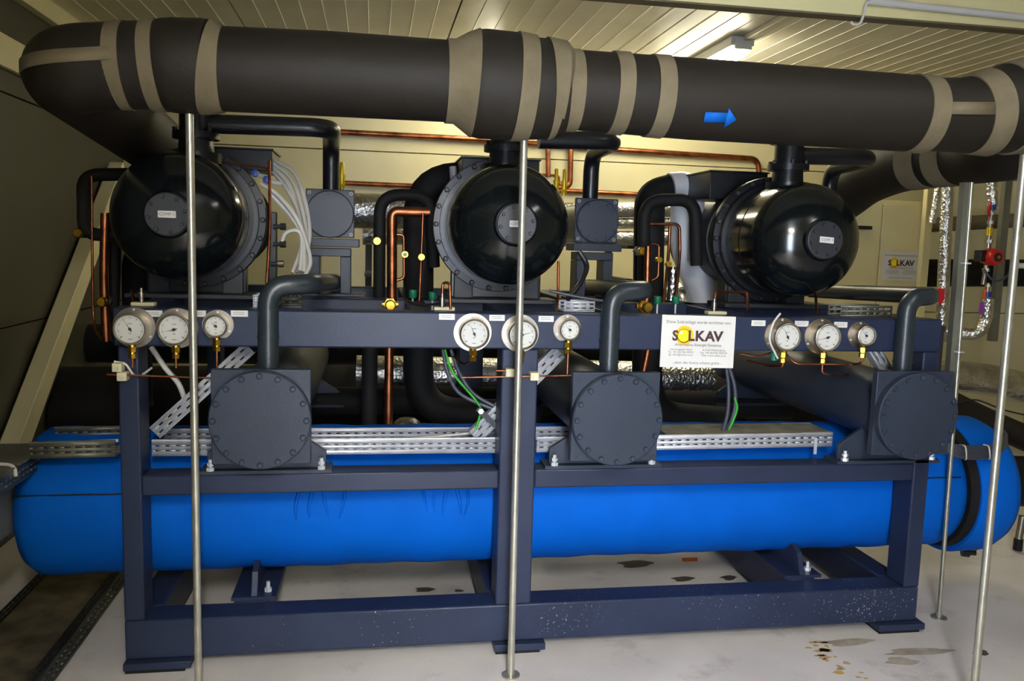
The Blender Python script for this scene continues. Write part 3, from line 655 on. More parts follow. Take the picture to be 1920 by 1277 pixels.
# diagonal trays
def diag(a, b, w, lab, m=GALV):
    a, b = V(a), V(b); d = b - a; n = V((-d.z, 0, d.x)).normalized(); 
    t = thing('inclined_cable_tray', lab, 'cable tray', (a.x, a.y, a.z), 'slanting cable trays')
    MB().slots(a - n * w / 2, d, n, d.length, w, [(w * .24, w * .34, 0), (w * .64, w * .74, .018)], .042, .017).build('slotted_face', m, t, solid=.0018)
    MB().bar(a - n * w / 2 + V((0, .02, 0)), b - n * w / 2 + V((0, .02, 0)), .04, .002, n).build('lower_side', m, t)
    MB().bar(a + n * w / 2 + V((0, .02, 0)), b + n * w / 2 + V((0, .02, 0)), .04, .002, n).build('upper_side', m, t)
    return t
diag(aty(290, 812, .13), aty(468, 652, .13), .05, 'slanting perforated tray behind the left support rod, leading up to the beam')
t = diag(aty(890, 820, .13), aty(1050, 660, .13), .055, 'slanting perforated tray crossing behind the middle post')
p = aty(920, 788, .115); MB().bar(p + V((-.05, 0, .045)), p + V((.05, 0, -.05)), .02, .016, (0, 1, 0)).build('clamp_bar', BLACKP, t)
for s_ in (-1, 1): hx = MB(); hexnut(hx, p + V((s_ * .04, -.012, -s_ * .038)), (0, -1, 0), .011, .012); hx.build('clamp_nut', GALV, t)
diag(aty(1668, 702, .13), aty(1636, 648, .13), .05, 'short slanting perforated tray behind the right grey pipe')
# tray pieces on top of the frame
def stub(pxs, Y, lab, m=GALV):
    (x0, y0), (x1, y1) = pxs; a, b = aty(x0, y1, Y), aty(x1, y1, Y); H = aty(x0, y0, Y).z - a.z
    t = thing('tray_end', lab, 'cable tray', (a.x, Y, a.z)); d = b - a
    MB().slots(a, d, (0, 0, 1), d.length, H, [(H * .2, H * .38, 0), (H * .6, H * .78, 0)], .03, .016, .008).build('slotted_side', m, t, solid=.0018)
    MB().slots(a + V((0, .09, 0)), d, (0, 0, 1), d.length, H, [(H * .2, H * .38, 0), (H * .6, H * .78, 0)], .03, .016, .008).build('slotted_side', m, t, solid=.0018)
    MB().box((a.x, Y, a.z - .002), (b.x, Y + .09, a.z)).build('bottom', m, t)
stub(((1057, 565), (1115, 583)), .12, 'bright perforated tray end on the top beam, right of the middle rod')
stub(((1575, 573), (1672, 594)), .13, 'dark perforated tray end on the top beam beside the right grey pipe', TRAYG)
stub(((528, 545), (565, 575)), .16, 'perforated tray end behind the left grey pipe bend', TRAYG)
stub(((474, 552), (484, 576)), .1, 'small bright angle bracket on the top beam left of the grey pipe')

# ------------------------------------------------------------------ free-form pipes, cables and lines
def tb(name, pts, r, m, lab, cat, bend=None, n=12, group=None, caps=None):
    pts = P(*pts); q = path(pts, bend) if bend else smooth(pts)
    o = MB().tube(q, r, n).build(name, m, None, 60); return tag(o, lab, cat, group)
# black insulated arches
tb('insulated_arch', [(300, 326, .75), (156, 328, .75), (158, 440, .75), (232, 441, .75)], .026, BLACK, 'black insulated pipe loop left of the left compressor', 'pipe', .06, 16)
tb('insulated_arch', [(711, 560, .78), (712, 365, .78), (808, 366, .8), (814, 500, .85)], .026, BLACK, 'black insulated pipe arch between left separator and middle compressor', 'pipe', .09, 16)
tb('insulated_arch', [(1206, 560, .8), (1208, 376, .8), (1304, 374, .8), (1306, 498, .8)], .029, BLACK, 'black insulated pipe arch left of the right compressor', 'pipe', .09, 16)
for px, py, Y, r, lb in ((148, 437, .72, .018, 'round brass valve cap on the left pipe loop'), (707, 452, .74, .019, 'bright brass valve cap on the arch beside the left separator'), (1203, 471, .75, .019, 'bright brass valve cap on the arch beside the middle separator'),
                      (192, 566, .57, .02, 'dull brass valve at the left end of the top beam'), (732, 572, .3, .02, 'round brass valve standing on the beam below the copper riser'), (1213, 576, .25, .021, 'brass valve on the beam beside the middle grey pipe')):
    c = aty(px, py, Y); t = thing('brass_valve', lb, 'valve', (c.x, c.y, c.z - r))
    MB().lathe(c + V((0, -.02, 0)), (0, 1, 0), [(0, 0), (0, r * .8), (.004, r), (.022, r), (.022, r * .7), (.05, r * .7), (.05, 0)], 20).build('cap', BRASS, t)
    b = MB(); hexnut(b, c + V((0, .03, 0)), (0, 1, 0), r * 1.25, .03); b.build('body', DARKST if Y > .5 else BRASS, t)
    if Y < .5:
        b = MB(); b.cyl(c + V((-.03, .045, 0)), c + V((.03, .045, 0)), r * .6, 12); b.build('port', BRASS, t)
        b = MB(); b.cyl(c + V((0, .045, -r * 1.2)), V((c.x, c.y + .045, t1 - .01)), r * .6, 12); b.build('stem', BRASS, t)
# big black suction risers
def riser(pts, r, lab, m=BLACK, bend=.2): return tb('suction_riser', pts, r, m, lab, 'pipe', bend, 28, 'suction risers')
riser([(1010, 778, 1.0), (784, 772, 1.0), (785, 336, 1.0), (935, 330, 1.0)], .07, 'thick black insulated riser between left separator and middle compressor')
riser([(1360, 790, 1.05), (1212, 780, 1.05), (1218, 366, 1.05), (1264, 354, 1.05)], .075, 'thick black insulated riser left of the right compressor')
riser([(260, 760, 1.0), (255, 470, 1.0), (330, 430, 1.0)], .06, 'thick black insulated riser behind the left compressor')
tb('insulated_pipe', [(560, 752, 1.25), (960, 752, 1.25), (1480, 762, 1.25)], .07, BLACK, 'black insulated pipe lying low behind the condensers', 'pipe', None, 24)
tb('insulated_pipe', [(694, 590, .75), (692, 812, .75)], .034, BLACK, 'slim black insulated pipe left of the copper riser under the beam', 'pipe', None, 16)
tb('insulated_pipe', [(215, 400, .95), (212, 520, .95), (208, 640, .95)], .03, BLACK, 'short black insulated pipe behind the left copper riser', 'pipe', None, 16)
tb('buffer_tank', [(120, 770, 2.1), (960, 760, 2.1), (1560, 770, 2.1)], .25, BLACK, 'large black insulated tank lying in the dark behind the machine', 'tank', None, 32)
tb('insulated_header', [(-60, 640, 2.6), (600, 650, 2.6), (1400, 660, 2.6)], .12, BLACK, 'black insulated header pipe in the shade along the back wall', 'pipe', None, 24)
for xx, lb in ((.8, 'steel pipe rack upright behind the left separator'), (2.35, 'steel pipe rack upright behind the middle separator')):
    t = thing('pipe_rack', lb, 'rack', (xx, 2.25, 0)); MB().box((xx - .02, 2.42, 0), (xx + .02, 2.46, 1.52)).build('upright', DARKST, t); 
    for z_ in (.95, 1.3, 1.5): MB().box((xx - .02, 1.95, z_ - .01), (xx + .02, 2.42, z_ + .01)).build('arm', DARKST, t)
    MB().box((xx - .08, 2.38, 0), (xx + .08, 2.5, .01)).build('foot', DARKST, t)
# black flange foot on the vessel with foil cap
c = aty(763, 798, .62); t = thing('foil_bundle', 'crumpled foil bundle on a black plate on top of the blue vessel', 'foil', (c.x, c.y, c.z))
MB().box((c.x - .085, c.y - .05, c.z - .006), (c.x + .085, c.y + .05, c.z)).build('plate', BLACK, t)
MB().lathe((c.x, c.y, c.z), (0, 0, 1), [(0, .06), (.015, .055), (.03, .035), (.035, 0)], 20).build('foil', FOILM, t)
# copper
def cu(pts, r, lab, bend=.05, n=12): return tb('copper_pipe', pts, r, COPPER, lab, 'pipe', bend, n)
cu([(628, 247, 3.37), (920, 263, 3.37), (1130, 279, 3.37), (1420, 298, 3.37), (1426, 345, 3.37)], .021, 'long copper pipe high up before the back wall', .06)
cu([(645, 343, 3.38), (800, 350, 3.38), (1060, 358, 3.38), (1210, 365, 3.38)], .018, 'lower copper pipe before the back wall', .05)
cu([(735, 575, .62), (735, 396, .62), (770, 398, .62), (806, 398, .62)], .021, 'thick copper riser with elbow between left separator and arch', .03, 16)
cu([(730, 640, .6), (728, 812, .6)], .019, 'copper pipe below the top beam, left of the black elbow', None, 16)
cu([(742, 440, .62), (757, 440, .62), (758, 522, .62), (742, 526, .62)], .0065, 'thin copper bypass loop beside the thick copper riser', .02)
cu([(793, 400, .6), (790, 480, .6), (786, 568, .6)], .006, 'thin copper line right of the bypass loop', None)
cu([(505, 302, .5), (506, 420, .42), (500, 532, .35)], .006, 'thin copper line right of the left compressor flange', None)
cu([(408, 303, .52), (470, 310, .5), (505, 316, .49)], .004, 'thin copper line under the left terminal box', None)
cu([(197, 400, .6), (195, 500, .6), (196, 560, .6), (200, 640, .6)], .017, 'weathered copper riser left of the left compressor', None, 16)
cu([(172, 330, .7), (173, 480, .7), (176, 600, .7), (190, 636, .6)], .005, 'thin copper line left of the weathered riser', None)
cu([(1215, 462, .62), (1212, 575, .6)], .015, 'copper riser just left of the foil pipe', None, 16)
cu([(1215, 655, .5), (1206, 700, .5)], .016, 'copper pipe stub below the beam beside the middle condenser', None, 14)
cu([(1221, 457, .64), (1236, 458, .64), (1234, 520, .64), (1222, 526, .64)], .006, 'thin copper loop left of the foil pipe', .02)
cu([(1217, 420, .9), (1274, 420, .9), (1275, 470, .9), (1266, 575, .8)], .0075, 'thin copper line with square bend before the white jacket', .03)
cu([(1256, 424, .92), (1253, 480, .9), (1244, 575, .8)], .0075, 'thin copper line left of the square bend line', None)
cu([(1047, 490, .35), (1046, 560, .3), (1044, 582, .2)], .0055, 'thin copper line right of the middle compressor foot', None)
cu([(1026, 170, 3.375), (1027, 275, 3.375), (1028, 332, 3.375)], .019, 'left of two copper pipes above the yellow valves', None)
cu([(1071, 170, 3.375), (1070, 275, 3.375), (1069, 350, 3.375), (1045, 352, 3.375)], .021, 'right of two copper pipes above the yellow valves', .05)
cu([(1012, 327, 3.39), (1048, 329, 3.39), (1049, 350, 3.39)], .008, 'thin bent copper line beside the yellow valves', .02)
cu([(1340, 572, .1), (1341, 547, .12), (1402, 548, .2), (1402, 584, .12)], .005, 'thin copper hoop on the beam under the right drum', .02)
cu([(845, 580, .08), (843, 530, .1), (830, 530, .12), (829, 575, .1)], .005, 'thin copper hoop on the beam left of the middle compressor', .02)
cu([(1530, 545, .3), (1531, 588, .15)], .005, 'short copper line under the right end of the drum', None)
cu([(247, 545, .2), (253, 577, .1)], .005, 'short copper stub behind the left gauge', None)
cu([(200, 702, -.03), (400, 709, -.03)], .0035, 'thin copper line across the left post', None)
cu([(865, 708, -.02), (1075, 704, -.03)], .0035, 'thin copper line across the middle post', None)
cu([(930, 695, -.02), (968, 695, -.02)], .0035, 'short copper line left of the upper clip on the middle post', None)
cu([(1386, 663, .06), (1420, 668, .05), (1450, 660, .05)], .0035, 'thin copper line right of the company sign', None)
# cream clips with copper lines
for px, py, lb in ((222, 688, 'upper cream pipe clip on the left post'), (231, 705, 'lower cream pipe clip on the left post'), (955, 698, 'upper cream pipe clip on the middle post'), (1001, 705, 'lower cream pipe clip on the middle post')):
    c = aty(px, py, -.02); t = thing('pipe_clip', lb, 'clip', (c.x, -.01, c.z - .015))
    MB().box((c.x - .0155, -.04, c.z - .0145), (c.x + .0155, 0, c.z + .0145)).build('block', CREAM, t, bevel=.003)
    s_ = MB(); s_.lathe((c.x, -.043, c.z - .003), (0, 1, 0), [(0, 0), (0, .005), (.003, .005)], 10); s_.build('screw', GALV, t)
# sight glasses
for px, py, Y, lb in ((759, 477, .6, 'green sight glass on the copper bypass loop'), (790, 482, .58, 'brass sight glass on the thin copper line'), (1234, 487, .62, 'brass valve on the thin loop left of the foil pipe'), (1252, 495, .8, 'brass elbow valve above the foil pipe')):
    c = aty(px, py, Y); t = thing('sight_glass', lb, 'sight glass', (c.x, Y, c.z - .013))
    MB().lathe(c + V((0, -.02, 0)), (0, 1, 0), [(0, .008), (0, .013), (.02, .0145), (.03, 0)], 18).build('ring', BRASS, t)
    MB().lathe(c + V((0, -.017, 0)), (0, 1, 0), [(0, 0), (0, .009), (.004, .009)], 16).build('window', GREENV if px == 759 else BRASS, t)
# yellow relief valves
for px, py, h, Y, lb in ((641, 330, 52, .95, 'yellow relief valve beside the left discharge pipe'), (1042, 340, 48, 1.4, 'left yellow relief valve behind the middle compressor'), (1057, 342, 50, 1.4, 'right yellow relief valve behind the middle compressor')):
    a, b = aty(px, py + h / 2, Y), aty(px, py - h / 2, Y); H = b.z - a.z; t = thing('relief_valve', lb, 'valve', a)
    MB().lathe(a, (0, 0, 1), [(0, 0), (0, .009), (H * .2, .009), (H * .2, .013), (H * .45, .014), (H * .45, .016), (H * .55, .016), (H * .55, .01), (H * .95, .01), (H, .006), (H, 0)], 16).build('body', YELLOW, t)
    b = MB(); hexnut(b, a + V((0, 0, H * .1)), (0, 0, 1), .016, H * .12); b.build('hex_nut', YELLOW, t)
# green valve handles with blue wire
for px, py, lb in ((774, 551, 'green plastic coil right of the brass valve on the beam'), (811, 555, 'half hidden green plastic coil left of the copper hoop'), (1233, 563, 'green plastic coil right of the middle grey pipe'), (1267, 563, 'green plastic coil beside the white jacket')):
    c = aty(px, py, .4); t = thing('solenoid_coil', lb, 'coil', (c.x, c.y, c.z - .02))
    MB().lathe(c - V((0, 0, .016)), (0, 0, 1), [(0, 0), (0, .014), (.003, .016), (.03, .016), (.033, .012), (.033, 0)], 14).build('coil', GREENV, t)
    MB().cyl(c - V((0, 0, .06)), c - V((0, 0, .016)), .004, 8).build('stem', GALV, t)
# pressure transmitters: chrome sensor bodies on the beam
for px, py, lb in ((265, 556, 'chrome pressure sensor behind the left gauges'), (829, 563, 'chrome pressure sensor with white plug left of the middle compressor'), (1339, 574, 'chrome pressure sensor right of the company sign')):
    c = aty(px, py, .1); t = thing('pressure_sensor', lb, 'sensor', (c.x, c.y, t1))
    MB().lathe((c.x, c.y, t1), (0, 0, 1), [(0, 0), (0, .013), (.012, .013), (.012, .009), (.03, .009), (.03, .011), (.045, .011), (.045, .006), (.06, .006), (.06, 0)], 14).build('body', CHROME, t)
    MB().box((c.x - .03, c.y - .02, t1), (c.x + .045, c.y + .02, t1 + .012)).build('base_block', CREAM, t, bevel=.002)
# white cable bundle
wc = [[(510, 305, .75), (545, 335, .72), (566, 390, .65), (578, 470, .55), (566, 512, .5)], [(510, 312, .75), (540, 345, .72), (556, 390, .68), (572, 460, .55), (574, 512, .5)],
      [(512, 300, .78), (552, 325, .74), (574, 385, .66), (580, 450, .56), (558, 512, .5)], [(508, 318, .74), (536, 352, .72), (560, 400, .66), (566, 455, .56), (548, 512, .5)],
      [(490, 345, .55), (520, 365, .52), (550, 400, .5), (570, 440, .5), (582, 490, .48), (572, 515, .46)], [(505, 362, .55), (528, 385, .55), (550, 412, .53), (568, 450, .5), (570, 510, .46)],
      [(528, 458, .5), (535, 438, .5), (556, 432, .5), (566, 450, .5), (562, 508, .46)]]
wl_ = ['topmost white cable arching from the left terminal box', 'second white cable arching from the left terminal box', 'outermost white cable arching from the left terminal box', 'innermost white cable arching from the left terminal box',
       'white cable from the compressor side crossing the bundle', 'short white cable beside the compressor side cable', 'small looped white cable beside the compressor flange']
for p, lb in zip(wc, wl_): tb('white_cable', p, .0085, CABLEW, lb, 'cable', None, 10, 'white cables of the left compressor')
tb('white_cable', [(283, 650, .2), (310, 690, .2), (335, 720, .2), (350, 760, .18)], .0095, CABLEW, 'white cable hanging below the beam behind the left gauges', 'cable', None, 10)
tb('white_wire', [(214, 678, -.02), (236, 682, -.02), (250, 704, -.02), (262, 704, -.02)], .004, CABLEW, 'thin white wire bent over the clips on the left post', 'wire', .01, 8)
tb('white_wire', [(268, 702, 0), (284, 690, .05)], .004, CABLEW, 'short white wire right of the left post clips', 'wire', None, 8)
# grey cables and green earth wires dropping to the trays
for i, p in enumerate(([(830, 655, .16), (840, 700, .16), (865, 740, .16), (932, 770, .14)], [(845, 655, .18), (862, 700, .18), (890, 740, .17), (936, 766, .15)])):
    tb('grey_cable', p, .0075, CABLEG, ['left grey cable falling to the slanting tray at the middle post', 'right grey cable falling to the slanting tray at the middle post'][i], 'cable', None, 10)
tb('earth_wire', [(834, 655, .15), (850, 700, .15), (893, 752, .14), (901, 772, .13), (892, 804, .12)], .005, GREEN, 'green earth wire curving down left of the middle post', 'wire', None, 8)
for i, p in enumerate(([(1362, 690, .16), (1366, 730, .16), (1364, 775, .16), (1354, 812, .17)], [(1368, 690, .17), (1378, 730, .17), (1377, 770, .17), (1362, 812, .18)])):
    tb('grey_cable', p, .0075, CABLEG, ['left grey cable dropping below the company sign', 'right grey cable dropping below the company sign'][i], 'cable', None, 10)
tb('earth_wire', [(1377, 745, .165), (1382, 765, .165), (1374, 790, .165), (1366, 806, .17)], .005, GREEN, 'green earth wire beside the cables below the company sign', 'wire', None, 8)
tb('grey_cable', [(60, 838, .2), (140, 830, .2), (222, 826, .2)], .006, CABLEW, 'pale cable lying in the left tray', 'cable', None, 8)
tb('earth_wire', [(62, 832, .19), (100, 829, .2), (160, 831, .2)], .005, GREEN, 'green earth wire lying in the left tray', 'wire', None, 8)
tb('white_cable', [(590, 826, .2), (760, 823, .2), (885, 812, .19)], .006, CABLEW, 'pale cable along the rear edge of the bright tray', 'cable', None, 8)
tb('black_cable', [(1085, 470, .4), (1100, 500, .38), (1085, 535, .3), (1065, 560, .2)], .011, CABLEK, 'black cable curling down right of the middle compressor', 'cable', None, 10)
tb('black_cable', [(1030, 545, .2), (1080, 556, .18), (1135, 566, .15)], .0055, CABLEG, 'grey cable lying on the beam right of the middle compressor', 'cable', None, 8)
tb('black_cable', [(757, 540, .3), (760, 560, .25), (790, 572, .2), (830, 568, .15)], .005, CABLEK, 'thin black cable on the beam beside the green coil', 'cable', None, 8)
tb('gauge_cable', [(1463, 588, -.03), (1450, 606, -.045), (1443, 636, -.05), (1452, 660, -.03), (1458, 672, -.02)], .004, CABLEW, 'white cable looped over the gauge nearest the sign', 'cable', None, 8)
c = aty(1451, 668, .0); tag(MB().lathe((c.x, .0, c.z - .015), (0, 0, 1), [(0, 0), (0, .012), (.03, .012), (.03, 0)], 12).build('cable_tag', GREENV), 'green tag hanging behind the gauge nearest the sign', 'tag')
# blue solenoids by the left compressor
for px, py, lb in ((478, 325, 'upper small valve with blue plastic cap beside the left compressor'), (500, 337, 'lower small valve with blue plastic cap beside the left compressor')):
    c = aty(px, py, .52); t = thing('blue_valve', lb, 'valve', c - V((0, 0, .015)))
    MB().lathe(c, (0, -1, 0), [(-.02, 0), (-.02, .014), (0, .015), (.012, .013), (.016, 0)], 14).build('knob', BLUEV, t)
    MB().cyl(c + V((.0, .0, -.005)), c + V((.05, .03, -.012)), .009, 10).build('stem', GALV, t)
for px, py, lb in ((530, 425, 'upper black plug at the left compressor flange'), (530, 458, 'middle black plug at the left compressor flange'), (526, 495, 'chrome plug at the left compressor flange')):
    c = aty(px - 18, py, .5); d = aty(px + 6, py, .5); t = thing('cable_plug', lb, 'plug', c - V((0, 0, .01)))
    MB().cyl(c, c * .4 + d * .6, .009, 10).build('neck', DARKST, t); MB().cyl(c * .45 + d * .55, d, .014, 10).build('head', CHROME if py == 495 else BLACKP, t)

c = aty(512, 460, .53); t = thing('valve_block', 'black control block with plugs beside the left compressor flange', 'valve block', (c.x, .53, t1))
MB().box((c.x - .018, .52, t1 + .02), (c.x + .014, .56, c.z + .13)).build('block', BLACKP, t, bevel=.003)
MB().box((c.x - .03, .51, t1), (c.x + .03, .58, t1 + .02)).build('foot', DARKST, t)
# ------------------------------------------------------------------ foil and jacketed pipes behind
def foil(pts, r, lab, bend=.1, m=FOILM, name='foil_pipe'): return tb(name, pts, r, m, lab, 'pipe', bend, 24)
foil([(660, 395, 2.0), (860, 398, 2.0)], .1, 'crumpled foil wrapped duct behind the left separator', None)
foil([(680, 440, 2.2), (860, 440, 2.2)], .06, 'foil wrapped pipe below the crumpled duct', None)
foil([(668, 700, 1.7), (960, 705, 1.7), (1330, 712, 1.7)], .1, 'foil wrapped duct low behind the black risers', None)
foil([(1040, 395, 2.4), (1340, 392, 2.4)], .05, 'upper foil pipe behind the right arch', None)
foil([(1040, 420, 2.4), (1340, 418, 2.4)], .035, 'middle foil pipe behind the right arch', None)
foil([(1040, 448, 2.4), (1340, 446, 2.4)], .05, 'lower foil pipe behind the right arch', None)
foil([(1262, 500, .9), (1258, 580, .9)], .022, 'short upright foil pipe between two copper lines', None)
foil([(1280, 560, 1.3), (1230, 575, 1.3)], .09, 'foil elbow low behind the copper lines', None)
foil([(1256, 356, 1.04), (1290, 352, 1.04), (1287, 470, 1.06), (1318, 540, 1.1), (1326, 590, 1.1)], .082, 'white jacketed pipe left of the right compressor', .12, PVC, 'jacketed_pipe')
tb('white_sleeve', [(849, 312, .9), (852, 348, .9)], .017, PVC, 'white sleeve beside the middle compressor terminal box', 'sleeve', None, 14)

# ------------------------------------------------------------------ right hand side: cabinet, pipes, pump
YC = 2.35
a, b = aty(1606, 372, YC), aty(1742, 374, YC)
t = thing('control_cabinet', 'cream metal control cabinet standing at the right before the back wall', 'cabinet', ((a.x + b.x) / 2, YC + .2, 0))
xs = aty(1647, 500, YC).x; x0c = aty(1420, 400, YC).x; zt = a.z
MB().box((x0c, YC + .02, .08), (b.x, YC + .42, zt)).build('body', CABI, t, bevel=.004)
MB().box((x0c, YC + .06, 0), (b.x, YC + .4, .08)).build('plinth', DARKST, t)
xm = (x0c + xs) / 2
for p, q in ((x0c + .005, xm - .003), (xm + .003, xs - .003), (xs + .003, b.x - .004)):
    d_ = MB().box((p, YC, .09), (q, YC + .018, zt - .03)).build('door', CABI, t, bevel=.003)
hd = aty(1622, 427, YC - .02); MB().box((hd.x - .07, YC - .045, hd.z - .012), (hd.x + .04, YC, hd.z + .012)).build('door_handle', BLACKP, t, bevel=.004)
a2, b2, c2_ = aty(1656, 471, YC - .006), aty(1727, 473.5, YC - .006), aty(1653, 525, YC - .006)
sign(a2, (b2 - a2).length, (c2_ - a2).length, b2 - a2, a2 - c2_, 'white company sign with yellow sun logo on the cream cabinet')
# vertical foil pipes
YQ = 1.75
foil([(1778, 330, YQ), (1764, 640, YQ)], .036, 'bright foil wrapped vertical pipe with a red arrow, right of the cabinet', None)
foil([(1762, 335, YQ + .2), (1748, 418, YQ + .2)], .022, 'short slanting foil pipe left of the red arrow pipe', None)
foil([(1855, 250, YQ), (1861, 388, YQ)], .034, 'short foil pipe above the blue collar at the far right', None)
foil([(1771, 622, YQ), (1835, 628, YQ - .1), (1849, 600, YQ - .1), (1852, 560, YQ - .1)], .036, 'foil wrapped elbow joining the lower right pipes', .07)
foil([(1772, 705, 1.1), (1850, 712, 1.1), (1990, 745, 1.1)], .085, 'thick crumpled foil duct at the right behind the rods', None)
p = [aty(x, y, YQ - .038) for x, y in ((1758, 541), (1771, 541), (1771, 558), (1773, 558), (1764, 572), (1752, 558), (1757, 558))]
tag(MB().prism(p, (0, .002, 0)).build('flow_arrow', ARROWR), 'red arrow sticker pointing down on the foil pipe', 'sticker')
tb('grey_wall_pipe', [(1740, 422, 2.9), (1930, 412, 2.9), (2050, 405, 2.9)], .055, TAPE, 'grey brown pipe running to the right along the back wall', 'pipe', None, 20)
tb('black_wall_pipe', [(1730, 512, 2.6), (1930, 512, 2.6), (2100, 512, 2.6)], .1, BLACK, 'thick black pipe along the back wall behind the pump', 'pipe', None, 24)
tb('dark_floor_pipe', [(1772, 752, 1.0), (1850, 790, 1.0), (1990, 850, 1.0)], .07, PIPEF, 'dark insulated pipe above the blue end cover at the right', 'pipe', None, 24)
tb('dark_floor_pipe', [(1860, 900, .85), (2000, 905, .85)], .13, BLACK, 'black insulated pipe stub behind the blue end cover', 'pipe', None, 24)
tb('black_cable', [(1790, 758, .9), (1830, 750, .9), (1880, 768, .9), (1940, 782, .9)], .004, CABLEK, 'thin black cable over the dark insulated pipe at the right', 'cable', None, 8)
# wall channels
for px, lb in ((1893, 'upright steel channel behind the red pump'), (1748, 'slim upright cream strip right of the cabinet')):
    a, b = aty(px, 335, 2.3), aty(px - 25, 640, 2.3); m = TRAYG if px == 1893 else CABI
    mb = MB(); mb.bar(a, (a.x, a.y, b.z), .05, .005, (0, 1, 0)); mb.bar(a + V((-.025, .02, 0)), V((a.x - .025, a.y + .02, b.z)), .005, .04, (0, 1, 0)); mb.bar(a + V((.025, .02, 0)), V((a.x + .025, a.y + .02, b.z)), .005, .04, (0, 1, 0))
    tag(mb.build('wall_channel', m), lb, 'channel')
# pump group
c = aty(1862, 482, YQ - .08); t = thing('circulation_pump', 'small red circulation pump in the pipe at the far right', 'pump', c - V((0, 0, .06)))
MB().lathe(c + V((0, .08, 0)), (0, -1, 0), [(0, 0), (0, .04), (.04, .052), (.1, .052), (.115, .045), (.12, .03), (.12, 0)], 28).build('motor', RED, t)
MB().lathe(c + V((0, -.035, 0)), (0, -1, 0), [(0, .028), (.008, .028), (.01, 0)], 20).build('cap', DARKST, t); MB().lathe(c + V((0, -.045, 0)), (0, -1, 0), [(0, .01), (.006, .01), (.006, 0)], 12).build('vent_screw', BRASS, t)
MB().box((c.x - .085, c.y, c.z - .03), (c.x - .045, c.y + .06, c.z + .04)).build('terminal_box', BLACKP, t, bevel=.004)
ft = MB(); ft.cyl(c + V((0, .05, .05)), c + V((0, .05, .085)), .018, 12); hexnut(ft, c + V((0, .05, .085)), (0, 0, 1), .026, .02); ft.cyl(c + V((0, .05, .1)), c + V((0, .05, .26)), .014, 12); hexnut(ft, c + V((0, .05, .2)), (0, 0, 1), .02, .02); ft.build('upper_fitting', CHROME, t)
MB().lathe(c + V((0, .05, .13)), (0, 0, 1), [(0, .017), (.05, .017)], 14).build('brass_sleeve', YELLOW, t)
ft = MB(); ft.cyl(c + V((0, .05, -.05)), c + V((-.01, .05, -.17)), .013, 12); hexnut(ft, c + V((0, .05, -.09)), (0, 0, 1), .022, .02); ft.build('lower_fitting', CHROME, t)
tb('pump_cable', [(1845, 505, YQ - .1), (1860, 524, YQ - .12), (1880, 524, YQ - .12), (1905, 500, YQ)], .007, CABLEG, 'grey cable hanging below the red pump', 'cable', None, 8)
for px, py, nm, hc, lb in ((1860, 389, 'ball_valve', RED, 'blue collared ball valve with red lever above the pump'), (1851, 552, 'ball_valve', ORANGE, 'blue collared ball valve with orange lever below the pump')):
    c = aty(px, py, YQ - .06); t = thing(nm, lb, 'valve', c - V((0, 0, .03)))
    MB().lathe(c - V((0, 0, .016)), (0, 0, 1), [(0, 0), (0, .024), (.032, .024), (.032, 0)], 18).build('blue_collar', BLUEV, t)
    up = 1 if py > 500 else -1; b = MB(); b.cyl(c, c + V((0, 0, up * .07)), .012, 12); hexnut(b, c + V((0, 0, up * .045)), (0, 0, 1), .017, .015); b.build('body', CHROME, t)
    MB().tube(smooth([c + V((-.028, -.02, .03)), c + V((-.036, -.02, 0)), c + V((-.034, -.02, -.03)), c + V((-.02, -.01, -.05))]), .009, 8).build('lever', hc, t)
p = aty(1840, 578, YQ - .14); tag(MB().box((p.x - .014, p.y - .001, p.z - .035), (p.x + .014, p.y + .001, p.z + .035)).build('pipe_label', PURPLE), 'purple sticker on the foil pipe below the orange lever', 'sticker')
tb('white_hose', [(1900, 498, 1.5), (1990, 500, 1.5)], .016, WHITE, 'white pipe end at the right edge beside the pump', 'pipe', None, 12)
# coiled cable on the blue end cover
t = thing('cable_coil', 'coil of dark cable draped over the blue end cover', 'cable', aty(1830, 845, .12))
for i in range(5):
    dy = i * 5 - 10; MB().tube(smooth(P((1770, 838 + dy * .6, .1), (1800, 847 + dy, .08), (1840, 849 + dy, .09), (1868, 842 + dy, .12), (1886, 826 + dy * .8, .2), (1880, 812 + dy * .5, .28))), .0075, 8).build('loop', CABLEG, t)
for px in (1806, 1850): MB().tube(smooth(P((px - 6, 834, .1), (px + 4, 838, .06), (px + 6, 858, .06), (px + 4, 862, .1))), .003, 6).build('tie', CABLEW, t)
# hoses near the floor at right
c = aty(1910, 1010, .75); t = thing('drain_fitting', 'chrome drain fitting with black end at the right edge near the floor', 'fitting', (c.x, c.y, c.z - .06))
MB().cyl(c, c + V((.01, 0, .12)), .018, 12).build('tube', CHROME, t); MB().cyl(c - V((0, 0, .06)), c, .022, 12).build('end', BLACK, t)
c = V((3.5, .40, .155)); t = thing('drain_cock', 'small black drain cock under the blue end cover', 'valve', (c.x, c.y, c.z - .03))
MB().lathe(c, (1, -.3, 0), [(0, 0), (0, .02), (.03, .022), (.03, .012), (.06, .012), (.06, 0)], 14).build('body', BLACKP, t); MB().tube([c + V((.03 + .035 * math.cos(k), -.01, .01 + .035 * math.sin(k))) for k in [i * .45 for i in range(9)]], .005, 6).build('ring', BLACKP, t)

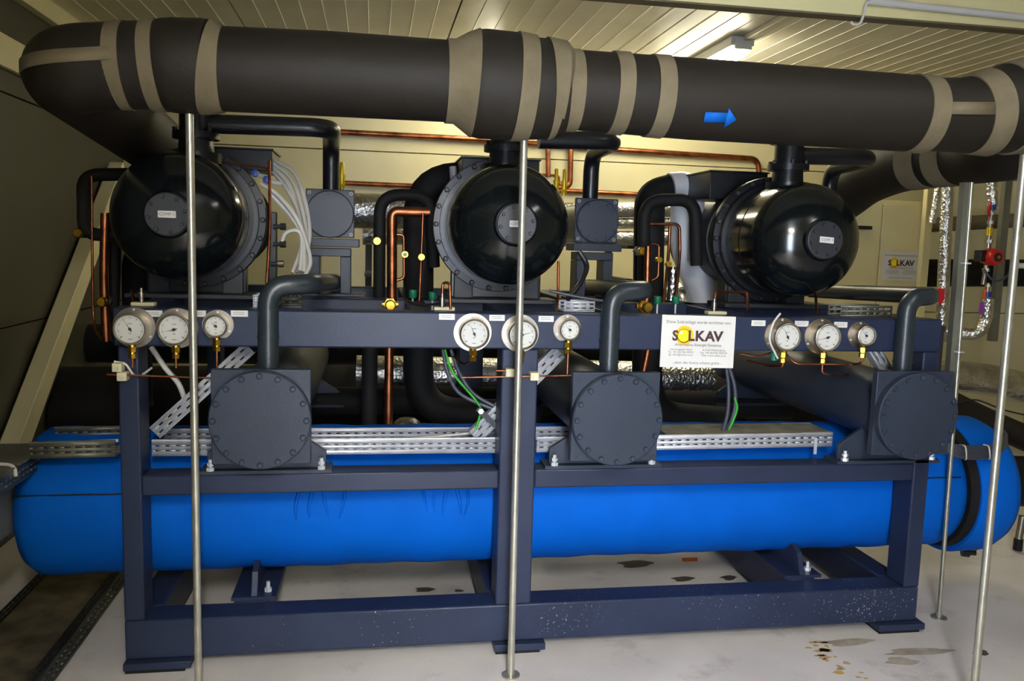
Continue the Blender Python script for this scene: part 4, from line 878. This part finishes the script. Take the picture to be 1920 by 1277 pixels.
# ------------------------------------------------------------------ floor items
t = thing('floor_trough', 'dirty perforated metal tray lying on the floor left of the frame', 'tray', (-.42, .3, 0))
xr_, xl_ = -.265, -.56
MB().box((xl_, -2.4, .004), (xr_, 1.6, .008)).build('bottom', M('dirty_tray', (118, 106, 82), .6, .2, .3, 9, .2, 40, col2=(44, 42, 34)), t)
for x_, d_ in ((xr_, 1), (xl_, -1)):
    MB().slots((x_, 1.6, .005), (0, -1, 0), (0, 0, 1), 4.0, .05, [(.016, .021, 0), (.032, .037, .02)], .04, .012).build('perforated_side', M('tray_side', (66, 66, 66), .5, .4, .2, 9), t, solid=.0015)
MB().slots((xr_, 1.6, .01), (0, -1, 0), (1, 0, 0), 4.0, .06, [(.018, .026, 0), (.038, .046, .02)], .04, .01).build('perforated_edge', TRAYG, t, solid=.0015)
# oil stains
STAIN = M('oil_stain', (58, 52, 50), .4, 0, .3, 20, col2=(92, 84, 78)); YPAINT = M('old_yellow_paint', (190, 150, 60), .7, 0, .2, 30, col2=(176, 166, 140)); RUSTY = M('damp_mark', (150, 138, 120), .5, 0, .2, 14, col2=(188, 180, 168))
def blot(px, py, w_, h_, m, nm='stain'):
    c = atz(px, py, 0); k = 22; ph = random.random() * 6
    q = [V((c.x + w_ * (1 + .22 * math.sin(3 * a + ph) + .12 * math.sin(7 * a + ph)) * math.cos(a), c.y + h_ * (1 + .2 * math.sin(2 * a + ph)) * math.sin(a), .0012)) for a in [2 * math.pi * i / k for i in range(k)]]
    MB().add(q, [tuple(range(k))]).build(nm, m, fl)
for b in ((1280, 1086, .05, .03, STAIN), (1366, 1084, .035, .03, STAIN), (1463, 1080, .035, .03, STAIN), (1190, 1058, .08, .05, STAIN), (795, 1106, .04, .03, STAIN), (860, 1108, .02, .015, STAIN), (1840, 1224, .03, .02, STAIN), (1590, 1205, .1, .03, RUSTY), (1720, 1222, .13, .03, RUSTY), (1690, 1240, .06, .03, RUSTY)): blot(*b)
for k in range(26):
    u_k = random.random(); blot(1515 + 85 * u_k + random.uniform(-14, 26), 1197 + 78 * u_k + random.uniform(-6, 6), random.uniform(.006, .022), random.uniform(.005, .014), YPAINT, 'paint_mark')
yp = [atz(*p, .0015) for p in ((1278, 1046), (1308, 1045), (1308, 1052), (1280, 1053))]; MB().add(yp, [(0, 1, 2, 3)]).build('paint_mark', ORANGE, fl)
